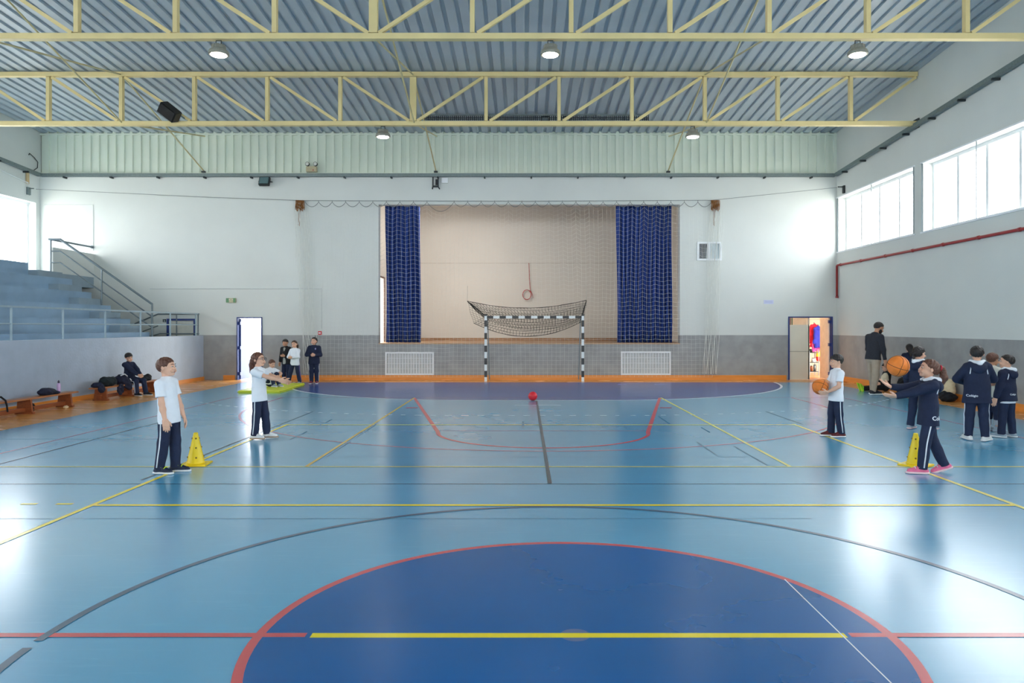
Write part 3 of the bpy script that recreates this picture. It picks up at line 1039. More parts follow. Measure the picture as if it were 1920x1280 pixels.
# flood light, emergency light, bracket, junction box
t = thing('flood_light', 'dark square flood light on the back wall under the cable tray', 'flood light', (pxX(496, 23.95), 23.95, pxZ(340, 23.95)))
fl = MB().box(-.17, .17, -.06, .06, -.15, .15)
fl.v = [tuple(Matrix.Rotation(math.radians(-22), 3, 'X') @ Vector(v)) for v in fl.v]
fl.build('housing', M_DARK, t, bevel=.012)
fl = MB().box(-.14, .14, -.068, -.06, -.12, .12)
fl.v = [tuple(Matrix.Rotation(math.radians(-22), 3, 'X') @ Vector(v)) for v in fl.v]
fl.build('glass', mat('flood_glass', (96, 122, 124), .15), t)
MB().tube([(-.19, 0, 0), (-.19, .2, .02), (.19, .2, .02), (.19, 0, 0)], .014, 6).build('yoke', M_DARK, t)
t = thing('emergency_light', 'twin-headed emergency light standing on the back cable tray', 'emergency light', (pxX(584, 24.0), 24.02, pxZ(322, 24.0)))
MB().box(-.17, .17, -.06, .06, 0, .17).build('battery_box', mat('beige_box', (178, 166, 134), .5), t, bevel=.01)
for s in (-1, 1):
    hd = MB().lathe([(.03, .06), (.065, .02), (.07, -.05), (.06, -.06)], (s * .13, 0, .25), 16, 'y').build('lamp_head', M_BLACK, t, True)
    MB().lathe([(.055, -.062), (.05, -.058)], (s * .13, 0, .25), 16, 'y').build('reflector', mat('reflector', (220, 220, 214), .2, .3), hd)
    MB().tube([(s * .1, 0, .16), (s * .12, 0, .22)], .012, 6).build('stalk', M_BLACK, t)
MB().box(.05, .08, -.066, -.06, .03, .07).build('indicator', M_REDPIPE, t)
t = thing('wall_bracket', 'dark forked steel bracket under the cable tray above the stage', 'bracket', (pxX(816, 24.0), 24.1, pxZ(342, 24.0)))
for s in (-1, 1):
    MB().bar((s * .085, 0, .2), (s * .085, 0, -.12), .035, .05, (0, 1, 0)).build('arm', M_DARK, t)
    MB().bar((s * .085, 0, -.12), (s * .085 + .03 * s + .02, -.06, -.2), .035, .04, (0, 1, 0)).build('hook', M_DARK, t)
MB().box(-.1, .1, -.02, .06, -.13, -.08).build('cross_piece', M_DARK, t)
MB().box(.0, .07, -.03, .06, -.06, .12).build('motor', M_BLACK, t)
t = thing('junction_box', 'pale junction box beside the forked bracket above the stage', 'box', (pxX(834, 24.15), 24.17, pxZ(338, 24.15)))
MB().box(-.11, .11, -.03, .03, -.09, .09).build('body', mat('pale_box', (206, 208, 202), .5), t, bevel=.008)
MB().box(-.1, .1, -.036, -.03, -.08, .08).build('lid', M_WFRAME, t)
# exit sign
t = thing('exit_sign', 'small green and beige exit sign above the open doorway', 'sign', (pxX(434, YB), YB - .04, pxZ(563, YB)))
MB().box(-.16, .16, -.02, .04, -.075, .075).build('case', mat('sign_beige', (190, 184, 150), .5), t, bevel=.008)
MB().box(-.155, -.06, -.024, -.02, -.07, .07).build('green_panel', mat('sign_green', (96, 140, 96), .4), t)
MB().box(.08, .155, -.024, -.02, -.07, .07).build('green_panel', mat('sign_green', (96, 140, 96), .4), t)
for x in (-.05, .06):
    MB().ell((x, -.022, .02), (.02, .004, .015)).build('led', mat('sign_led', (240, 240, 220), .3), t, True)
# fire alarm push button
t = thing('fire_alarm_button', 'small red fire alarm button at the grey paint edge', 'alarm', (pxX(600, YB), YB - .02, pxZ(624, YB)))
MB().box(-.06, .06, -.02, .02, -.06, .06).build('case', mat('alarm_red', (206, 40, 48), .4), t, bevel=.008)
MB().box(-.035, .035, -.024, -.02, -.02, .02).build('plate', M_WFRAME, t)
# conduits
M_COND = mat('white_conduit', (206, 210, 208), .5)
t = thing('conduit', 'thin white conduit crossing the back wall down to the alarm button', 'conduit', (pxX(603, YB), YB - .015, pxZ(616, YB)))
MB().tube([(0, 0, 0), (0, 0, 1.31), (-5.6, 0, 1.31)], .012, 6).build('tube', M_COND, t)
t = thing('conduit', 'thin white conduit forming a corner above the top landing', 'conduit', (pxX(175, YB), YB - .015, pxZ(470, YB)))
MB().tube([(0, .005, 0), (0, .005, 1.5), (-1.6, .005, 1.5)], .007, 6).build('tube', M_COND, t)
# wheelchair sign
t = thing('access_sign', 'tiny dark green wheelchair sign beside the blue door frame', 'sign', (pxX(308.5, YB), YB - .008, pxZ(601, YB)))
MB().box(-.05, .05, -.005, .008, -.05, .05).build('plate', mat('sign_dark_green', (22, 58, 58), .5), t)
wc = MB().tube([(.022 * math.cos(a) + .004, -.007, .022 * math.sin(a) - .018) for a in np.linspace(0, 1.7 * PI, 16)], .004, 5)
wc.tube([(-.008, -.007, .03), (-.004, -.007, -.004), (.018, -.007, -.006), (.03, -.007, -.03)], .004, 5)
wc.ell((-.009, -.007, .038), (.007, .003, .007), None, 8, 5)
wc.build('symbol', M_WFRAME, t)
# plaque
t = thing('wall_plaque', 'small lilac plaque on the white wall near the store door', 'plaque', (pxX(1441, YB), YB - .008, pxZ(566, YB)))
MB().box(-.16, .16, -.006, .008, -.065, .065).build('plate', mat('lilac', (202, 206, 228), .5), t, bevel=.002)
MB().box(-.13, .13, -.008, -.006, -.04, .04).build('print', mat('lilac_print', (188, 194, 220), .5), t)
# net cable brackets on side walls
t = thing('cable_bracket', 'small dark bracket holding the net cable at the window corner', 'bracket', (XR - .06, 23.6, pxZ(355, 23.6)))
MB().box(.0, .055, -.05, .05, -.12, .12).build('plate', M_DARK, t)
MB().bar((0, 0, .08), (-.16, 0, .08), .03, .03).build('arm', M_DARK, t)
t = thing('cable_bracket', 'small grey bracket holding the net cable above the bright left opening', 'bracket', (XL + .06, 23.6, pxZ(358, 23.6)))
MB().box(-.055, .0, -.07, .07, -.12, .12).build('plate', M_TRAY, t)
MB().bar((0, 0, .08), (.14, 0, .08), .03, .03).build('arm', M_TRAY, t)
t = thing('timber_batten', 'short tan batten hanging below the cable tray in the left corner', 'batten', (XL + .03, 23.55, pxZ(344, 23.55)))
MB().box(-.02, .02, -.06, .06, 0, .42).build('strip', mat('tan_batten', (196, 172, 132), .6), t)
MB().tube([(0.02, 0, .02), (0.02, -1.6, .22)], .02, 6).build('tube', M_COND, t)
t = thing('loose_wire', 'loose dark wire curling on the wall above the left tray', 'wire', (XL + .03, 23.75, pxZ(318, 23.75)))
MB().tube([(0, .1, 0), (0, .28, .12), (.02, .27, .3), (0, .12, .42), (0, -.1, .5), (0, -.14, .44)], .012, 6).build('wire', M_DARK, t, True)

# ------------------------------------------------------------------ protective net in front of the stage
NY = 24.1
nx0, nx1 = pxX(572, NY), pxX(1334, NY)
ntop = pxZ(377, NY); nbot = .1
t = thing('stage_net', 'large white protective net hanging in front of the stage', 'net', ((nx0 + nx1) / 2, NY, 0))
MX = (nx0 + nx1) / 2
nscal = 30


def net_drop(x):
    u = (x - nx0) / (nx1 - nx0) * nscal
    fr_ = u - math.floor(u)
    d = .155 * 4 * fr_ * (1 - fr_)
    if 9 <= u < 11:
        q = (u - 9) / 2
        d = .30 * 4 * q * (1 - q)
    return d


CELL = .137
mb = MB()
ncol = int((nx1 - nx0) / CELL)
nrow = int((ntop - nbot) / CELL)
P = {}
for i in range(ncol + 1):
    for j in range(nrow + 1):
        u = i / ncol; v = j / nrow
        x = nx0 + (nx1 - nx0) * u
        top = ntop - .06 - net_drop(x) * .9
        z = top + (nbot - top) * v
        sway = .03 * math.sin(6 * u * PI + 2.2 * v) + .02 * math.sin(17 * u + 5 * v)
        P[i, j] = (x + sway - MX, .025 * math.sin(9 * u * PI) * v + .015 * math.sin(23 * u + 7 * v), z)


def strand(pts, r):
    for a, b in zip(pts, pts[1:]):
        pass
    mb.tube(pts, r, 3, cap=False)


for i in range(ncol + 1):
    strand([P[i, j] for j in range(0, nrow + 1, 1)], .0023)
for j in range(1, nrow + 1):
    strand([P[i, j] for i in range(ncol + 1)], .0023)
o = mb.build('net_mesh', M_NET, t); o['kind'] = 'stuff'
mb = MB()
pts = []
for k in range(nscal * 8 + 1):
    x = nx0 + (nx1 - nx0) * k / (nscal * 8)
    pts.append((x - MX, 0, ntop - .03 - net_drop(x)))
mb.tube(pts, .010, 5)
mb.build('edge_rope', M_ROPE, t)
for k in range(nscal + 1):
    x = nx0 + (nx1 - nx0) * k / nscal - MX
    if k == 10: continue
    MB().tube([(x, 0, ntop + .02), (x, 0, ntop - .05)], .009, 5).build('hook', M_ROPE, t)
cable = thing('net_cable', 'thin steel cable stretched across the hall above the stage net', 'cable', (0, NY, ntop))
MB().tube([(XL + .2, -.4, pxZ(358, 23.6) - ntop + .08), (pxX(400, NY), 0, .12), (nx0, 0, .02), (0, 0, 0), (nx1, 0, .03), (XR - .2, -.4, pxZ(355, 23.6) - ntop + .08)], .008, 5).build('strand', M_ROPE, cable)
# gathered ends of the net (rust stained rope bundles)
for px, lab in ((562, 'rust stained rope bundle where the net is gathered, doorway side'), (1341, 'rust stained rope bundle where the net is gathered, window side')):
    xc = pxX(px, NY)
    t = thing('net_bundle', lab, 'rope bundle', (xc, NY, 0))
    for k in range(22):
        x = -.13 + .0125 * k
        ln = .26 + .10 * ((k * 7) % 5) / 4 + (.5 if k in (6, 9) else 0)
        q = [(x + .016 * math.sin(k * 2.1 + s * 3.0), .03 * math.cos(2 * k + 2 * s), ntop + .03 - ln * s) for s in np.linspace(0, 1, 6)]
        MB().tube(q, .011 if ln < .4 else .007, 5).build('rusty_rope', M_RUST, t)
    for k in range(12):
        x = -.2 + .04 * k
        q = [(x + .03 * math.sin(k * 1.7 + s * 3) + .06 * (s if px < 900 else -s * .5), .02 * math.sin(k + s), ntop - .3 - (ntop - .5) * s / 6.0) for s in np.linspace(0, 6, 14)]
        MB().tube(q, .0065, 4).build('hanging_strand', M_NET, t)

# ------------------------------------------------------------------ goal
GC = .3
t = thing('handball_goal', 'black and white striped handball goal below the stage', 'goal', (GC, GY, 0))
segm = .2
for s in (-1, 1):
    post = MB().box(s * 1.54 - .04, s * 1.54 + .04, -.04, .04, 0, 2.08).build('post', M_GOALW, t)
    for k in range(6):
        z0 = .14 + k * .4
        z1 = min(z0 + .2, 2.081)
        MB().box(s * 1.54 - .042, s * 1.54 + .042, -.042, .042, z0, z1).build('black_band', M_GOALB, post)
bar_ = MB().box(-1.5, 1.5, -.04, .04, 2.0, 2.08).build('crossbar', M_GOALW, t)
for k in range(8):
    c = -1.4 + k * .4
    MB().box(c - .1, c + .1, -.042, .042, 1.998, 2.082).build('black_band', M_GOALB, bar_)
for s in (-1, 1):
    MB().tube([(s * 1.5, .0, 2.04), (s * 1.5, .45, 2.0), (s * 1.45, .6, 0.02)], .018, 6).build('back_support', M_STEEL, t)
# raised dark net
tn = thing('goal_net', 'dark goal net tied up above and sagging behind the crossbar', 'net', (GC, GY, 0))


def netpatch(top, bot, nu, nv, bulge, r=.004):
    mb = MB(); Q = {}
    for i in range(nu + 1):
        u = i / nu
        a = Vector(top(u)); b = Vector(bot(u))
        for j in range(nv + 1):
            v = j / nv
            p = a.lerp(b, v)
            p.y += bulge * math.sin(PI * v) * math.sin(PI * u)
            p.x += .012 * math.sin(13 * u + 9 * v); p.z += .012 * math.sin(17 * u + 5 * v)
            Q[i, j] = p
    for i in range(nu + 1):
        mb.tube([Q[i, j] for j in range(nv + 1)], r, 3, cap=False)
    for j in range(nv + 1):
        mb.tube([Q[i, j] for i in range(nu + 1)], r, 3, cap=False)
    return mb


def ytop(u): return (-2.17 + 3.87 * u, .55, 2.57 + .03 * u - .24 * 4 * u * (1 - u))
def ybot(u): return (-1.95 + 3.5 * u, .35, 1.86 + .05 * u - .46 * 4 * u * (1 - u))
def ybar(u): return (-1.5 + 3.0 * u, .04, 2.06)
def ymid(u): return (-1.6 + 3.2 * u, .3, 2.0 - .36 * 4 * u * (1 - u))
def yfold(u): return (-2.1 + 3.8 * u, .5, 2.5 - .38 * 4 * u * (1 - u))
for k, (a, b, nu, nv, bu) in enumerate(((ytop, ybot, 38, 10, -.1), (ybar, ybot, 34, 7, .1), (yfold, ymid, 36, 8, .05), (ytop, ybar, 34, 6, 0))):
    o = netpatch(a, b, nu, nv, bu).build('net_layer', M_NETD, tn); o['kind'] = 'stuff'
for f_ in (ytop, ybot):
    MB().tube([f_(u) for u in np.linspace(0, 1, 24)], .009, 5).build('edge_rope', M_NETD, tn)
for s, u in ((-1, 0), (1, 1)):
    a = Vector(ytop(u)); b = Vector((s * 1.5, .02, 2.05))
    for k in range(5):
        m_ = a.lerp(b, .5) + Vector((.0, 0, -.03 * k + .02))
        MB().tube([a, m_, b + Vector((0, 0, -.02 * k))], .008, 5).build('gathered_cord', M_NETD, tn)
    MB().tube([a, a + Vector((0, .06, .25)), a + Vector((0, .1, .5))], .004, 5).build('tie_cord', M_ROPE, tn)

# ------------------------------------------------------------------ balls and cones
def ball_seams(t, r, Rm, c=(0, 0, 0)):
    def ring(fn, name='seam'):
        pts = [Vector(c) + Rm @ (fn(a).normalized() * (r * 1.001)) for a in np.linspace(0, 2 * PI, 49)[:-1]]
        MB().tube(pts, r * .022, 6, closed=True).build(name, M_SEAM, t, True)
    ring(lambda a: Vector((math.cos(a), math.sin(a), 0)))
    ring(lambda a: Vector((0, math.cos(a), math.sin(a))))
    for s in (-1, 1):
        ring(lambda a: Vector((s * (.55 + .30 * math.cos(2 * a)), .95 * math.cos(a), .95 * math.sin(a))))


def basketball(px, py, y, r, rot, label):
    t = thing('basketball', label, 'basketball', (pxX(px, y), y, pxZ(py, y)), group='orange basketballs')
    MB().ell((0, 0, 0), (r, r, r), None, 36, 22).build('ball', M_BALLO, t, True)
    ball_seams(t, r, Matrix.Rotation(rot[0], 3, 'X') @ Matrix.Rotation(rot[1], 3, 'Y') @ Matrix.Rotation(rot[2], 3, 'Z'))
    return t


basketball(1684, 686, 8.75, .124, (.3, .25, .5), 'orange basketball in the air above the girl with ponytail')
basketball(1538, 725, 11.7, .123, (-.5, .5, .8), 'orange basketball held by the boy in white shirt')
t = thing('red_ball', 'small red ball lying on the court line before the goal', 'ball', (pxX(999, 17.4), 17.4, .108))
MB().ell((0, 0, 0), (.107, .107, .107), None, 28, 18).build('ball', M_BALLR, t, True)
MB().tube([(.1075 * math.cos(a), .1075 * math.sin(a), 0) for a in np.linspace(0, 2 * PI, 33)[:-1]], .002, 5, closed=True).build('seam', mat('dark_red', (150, 20, 30), .5), t)


def cone(x, y, label, rz):
    t = thing('training_cone', label, 'cone', (x, y, 0), rz, group='yellow training cones')
    MB().box(-.165, .165, -.165, .165, 0, .02).build('base', M_CONE, t, bevel=.008)
    b = MB().lathe([(.115, .018), (.105, .035), (.028, .385), (.027, .40), (.02, .405)], n=32).build('body', M_CONE, t, True)
    for z in (.1, .22, .335):
        for k in range(4):
            a = k * PI / 2 + .35
            r = .105 - (z - .035) * .22
            c = Vector((r * math.cos(a), r * math.sin(a), z))
            MB().ell(c, (.011, .011, .011), None, 10, 6).build('hole', M_HOLE, b, True)
    return t


cone(pxX(367, 9.35), 9.35, 'yellow cone beside the boy in white shirt, bleacher side', .12)
cone(pxX(1717, 9.3), 9.3, 'yellow cone half hidden behind the girl with ponytail', .72)
# mat
t = thing('gym_mat', 'lime yellow gym mat on the floor by the open doorway', 'mat', (-7.0, 20.6, 0), .05)
MB().box(-.55, .55, -1.3, 1.3, .0, .075).build('pad', M_MAT, t, bevel=.02)
MB().box(-.552, .552, -1.302, 1.302, .03, .045).build('piping', mat('mat_piping', (168, 178, 30), .5), t)

# ------------------------------------------------------------------ implicit surfaces (people, clothes, soft things)
def nv(p):
    return np.array(p, dtype=np.float64)


def unit(v):
    v = np.asarray(v, float)
    return v / (np.linalg.norm(v) + 1e-12)


class Soft:
    """smooth union of tapered limbs and ellipsoids, turned into one mesh by surface nets"""

    def __init__(s, k=.02):
        s.p = []; s.k = k; s.post = []; s.cutf = []

    def limb(s, a, b, ra, rb, flat=None, fl=1.0, fa=False, fb=False, k=None, sub=False):
        s.p.append(('l', nv(a), nv(b), ra, rb, None if flat is None else unit(flat), fl, fa, fb, s.k if k is None else k, sub)); return s

    def ell(s, c, r, R=None, k=None, sub=False):
        s.p.append(('e', nv(c), nv(r), R, s.k if k is None else k, sub)); return s

    def mesh(s, vox):
        lo = np.full(3, 1e9); hi = -lo
        for q in s.p:
            if q[0] == 'l':
                r = max(q[3], q[4]) + .01
                lo = np.minimum(lo, np.minimum(q[1], q[2]) - r); hi = np.maximum(hi, np.maximum(q[1], q[2]) + r)
            else:
                r = max(q[2]) + .01
                lo = np.minimum(lo, q[1] - r); hi = np.maximum(hi, q[1] + r)
        lo -= 3 * vox; hi += 3 * vox
        n = np.ceil((hi - lo) / vox).astype(int) + 1
        D = np.full(tuple(n), .2, dtype=np.float32)
        ax = [lo[i] + vox * np.arange(n[i]) for i in range(3)]
        for q in s.p:
            if q[0] == 'l':
                _, a, b, ra, rb, fd, fl, fa, fb, k, sub = q
                r = max(ra, rb); m = r + k * 1.2 + 2.5 * vox
                l0 = np.minimum(a, b) - m; h0 = np.maximum(a, b) + m
            else:
                _, c, rr, R, k, sub = q
                m = max(rr) + k * 1.2 + 2.5 * vox
                l0 = c - m; h0 = c + m
            i0 = np.clip(np.floor((l0 - lo) / vox).astype(int), 0, n - 1)
            i1 = np.clip(np.ceil((h0 - lo) / vox).astype(int) + 1, 1, n)
            X = ax[0][i0[0]:i1[0]][:, None, None]; Y = ax[1][i0[1]:i1[1]][None, :, None]; Z = ax[2][i0[2]:i1[2]][None, None, :]
            if q[0] == 'l':
                px, py, pz = X - a[0], Y - a[1], Z - a[2]
                d = b - a; L2 = d @ d + 1e-12
                t0 = (px * d[0] + py * d[1] + pz * d[2]) / L2
                t = np.clip(t0, 0, 1)
                qx, qy, qz = px - t * d[0], py - t * d[1], pz - t * d[2]
                if fd is not None:
                    w = qx * fd[0] + qy * fd[1] + qz * fd[2]
                    e = w * (fl - 1)
                    qx, qy, qz = qx + e * fd[0], qy + e * fd[1], qz + e * fd[2]
                dist = np.sqrt(qx * qx + qy * qy + qz * qz) - (ra + (rb - ra) * t)
                L = math.sqrt(L2)
                if fa: dist = np.maximum(dist, -t0 * L)
                if fb: dist = np.maximum(dist, (t0 - 1) * L)
            else:
                px, py, pz = X - c[0], Y - c[1], Z - c[2]
                if R is not None:
                    R_ = np.asarray(R)
                    ux = px * R_[0, 0] + py * R_[1, 0] + pz * R_[2, 0]
                    uy = px * R_[0, 1] + py * R_[1, 1] + pz * R_[2, 1]
                    uz = px * R_[0, 2] + py * R_[1, 2] + pz * R_[2, 2]
                else:
                    ux, uy, uz = px + 0 * (py + pz), py + 0 * (px + pz), pz + 0 * (px + py)
                k0 = np.sqrt((ux / rr[0]) ** 2 + (uy / rr[1]) ** 2 + (uz / rr[2]) ** 2)
                k1 = np.sqrt((ux / rr[0] ** 2) ** 2 + (uy / rr[1] ** 2) ** 2 + (uz / rr[2] ** 2) ** 2) + 1e-9
                dist = k0 * (k0 - 1) / k1
            S = D[i0[0]:i1[0], i0[1]:i1[1], i0[2]:i1[2]]
            if sub:
                h = np.clip(.5 - .5 * (S + dist) / max(k, 1e-6), 0, 1)
                S[...] = S * (1 - h) + (-dist) * h + k * h * (1 - h)
            elif k > 1e-6:
                h = np.clip(.5 + .5 * (S - dist) / k, 0, 1)
                S[...] = S * (1 - h) + dist * h - k * h * (1 - h)
            else:
                S[...] = np.minimum(S, dist)
        if s.cutf or s.post:
            X = ax[0][:, None, None]; Y = ax[1][None, :, None]; Z = ax[2][None, None, :]
            for f in s.post:
                D = D + f(X, Y, Z).astype(np.float32)
            for f in s.cutf:
                D = np.maximum(D, f(X, Y, Z).astype(np.float32))
        return nets(D, lo, vox)

    def build(s, name, m, parent, vox):
        v, f = s.mesh(vox)
        me = bpy.data.meshes.new(name)
        if len(v):
            me.vertices.add(len(v)); me.vertices.foreach_set('co', v.astype(np.float32).ravel())
            me.loops.add(4 * len(f)); me.loops.foreach_set('vertex_index', f.astype(np.int32).ravel())
            me.polygons.add(len(f)); me.polygons.foreach_set('loop_start', np.arange(0, 4 * len(f), 4, dtype=np.int32))
            me.polygons.foreach_set('use_smooth', np.ones(len(f), dtype=bool))
            me.update(calc_edges=True); me.validate()
        me.materials.append(m)
        o = bpy.data.objects.new(name, me); COL.objects.link(o)
        if parent: o.parent = parent
        return o


def nets(D, lo, vox):
    ins = D < 0
    n = D.shape
    c = np.zeros((n[0] - 1, n[1] - 1, n[2] - 1), dtype=np.uint8)
    for i in (0, 1):
        for j in (0, 1):
            for k in (0, 1):
                c += ins[i:n[0] - 1 + i, j:n[1] - 1 + j, k:n[2] - 1 + k]
    act = (c > 0) & (c < 8)
    I, J, K = np.nonzero(act)
    N = len(I)
    idx = np.full(c.shape, -1, dtype=np.int64)
    idx[I, J, K] = np.arange(N)
    acc = np.zeros((N, 3)); cnt = np.zeros(N)
    corners = [(i, j, k) for i in (0, 1) for j in (0, 1) for k in (0, 1)]
    for a in corners:
        for d in range(3):
            if a[d]: continue
            b = list(a); b[d] = 1
            da = D[I + a[0], J + a[1], K + a[2]]; db = D[I + b[0], J + b[1], K + b[2]]
            m = (da < 0) != (db < 0)
            t = np.where(m, da / np.where(np.abs(da - db) < 1e-9, 1, da - db), 0)
            p = np.array(a, float)[None, :].repeat(N, 0)
            p[:, d] += t
            acc[m] += p[m]; cnt[m] += 1
    V = (acc / np.maximum(cnt, 1)[:, None] + np.stack([I, J, K], 1)) * vox + lo
    F = []
    for d in range(3):
        e1, e2 = (d + 1) % 3, (d + 2) % 3
        s0 = [slice(None)] * 3; s1 = [slice(None)] * 3
        s0[d] = slice(0, n[d] - 1); s1[d] = slice(1, n[d])
        A = ins[tuple(s0)]; B = ins[tuple(s1)]
        ch = A != B
        P = np.nonzero(ch)
        P = [np.array(q) for q in P]
        ok = (P[e1] > 0) & (P[e2] > 0) & (P[e1] < n[e1] - 1) & (P[e2] < n[e2] - 1)
        P = [q[ok] for q in P]
        sgn = A[P[0], P[1], P[2]]

        def cell(o1, o2):
            Q = [q.copy() for q in P]
            Q[e1] = Q[e1] - o1; Q[e2] = Q[e2] - o2
            return idx[Q[0], Q[1], Q[2]]
        q = np.stack([cell(1, 1), cell(0, 1), cell(0, 0), cell(1, 0)], 1)
        q[~sgn] = q[~sgn][:, ::-1]
        F.append(q)
    F = np.concatenate(F) if F else np.zeros((0, 4), int)
    F = F[(F >= 0).all(1)]
    return V, F


def ik(a, t, l1, l2, hint):
    a, t = nv(a), nv(t)
    d = t - a; L = np.linalg.norm(d)
    L = min(L, (l1 + l2) * .999); L = max(L, abs(l1 - l2) * 1.02 + 1e-4)
    u = unit(d); t = a + u * L
    x = (l1 * l1 - l2 * l2 + L * L) / (2 * L)
    h = math.sqrt(max(l1 * l1 - x * x, 0))
    n = nv(hint) - u * (nv(hint) @ u)
    return a + u * x + unit(n) * h, t


def rotz(a):
    c, s_ = math.cos(a), math.sin(a)
    return np.array([[c, -s_, 0], [s_, c, 0], [0, 0, 1.0]])


def rotx(a):
    c, s_ = math.cos(a), math.sin(a)
    return np.array([[1.0, 0, 0], [0, c, -s_], [0, s_, c]])


def roty(a):
    c, s_ = math.cos(a), math.sin(a)
    return np.array([[c, 0, s_], [0, 1.0, 0], [-s_, 0, c]])


SKIN = mat('skin_light', (226, 176, 148), .55, 0, .05, 12)
SKIN2 = mat('skin_tan', (204, 150, 118), .55, 0, .05, 12)
HAIR_D = mat('hair_dark', (34, 26, 24), .5, 0, .3, 60, .3, 90)
HAIR_B = mat('hair_brown', (94, 58, 42), .5, 0, .3, 60, .3, 90)
HAIR_M = mat('hair_mid_brown', (62, 42, 32), .5, 0, .3, 60, .3, 90)
EYEW = mat('eye_white', (206, 198, 192), .4)
IRIS = mat('eye_dark', (40, 28, 22), .2)
LIP = mat('lips', (190, 110, 104), .5)
NAVY = mat('navy_fleece', (24, 34, 62), .85, 0, .12, 14, .25, 60)
NAVYP = mat('navy_trouser', (24, 36, 66), .8, 0, .12, 12, .25, 50)
TEEW = mat('white_cotton', (234, 238, 244), .85, 0, .03, 9, .25, 40)
CREAM = mat('cream_cotton', (214, 210, 196), .85, 0, .04, 9, .25, 40)
CHAR = mat('charcoal_knit', (44, 46, 54), .9, 0, .12, 30, .3, 120)
KHAKI = mat('khaki_cotton', (176, 158, 138), .85, 0, .08, 9, .3, 40)
STRIPE = mat('white_stripe', (226, 230, 236), .7)
WHITEB = mat('white_rubber', (232, 232, 230), .5)
BLACKF = mat('black_cloth', (20, 22, 28), .85, 0, .2, 14, .3, 50)
PINK = mat('pink_shoe', (232, 112, 150), .6, 0, .12, 20)
PALEP = mat('pale_pink', (240, 206, 206), .6)
GREYS = mat('grey_shoe', (150, 164, 176), .6, 0, .1, 20)
NEON = mat('neon_yellow', (206, 230, 40), .5)
LIME = mat('lime_green', (150, 214, 40), .5, 0, .1, 10)
MAROON = mat('maroon_shoe', (120, 44, 70), .6)
REDS = mat('red_black_shoe', (96, 26, 30), .6, 0, .5, 26)
SHOE_N = mat('navy_shoe', (22, 34, 60), .6, 0, .2, 24)
SHOE_B = mat('black_shoe', (24, 26, 34), .6, 0, .2, 24)
SHOE_W = mat('white_shoe', (224, 224, 222), .6, 0, .06, 24)


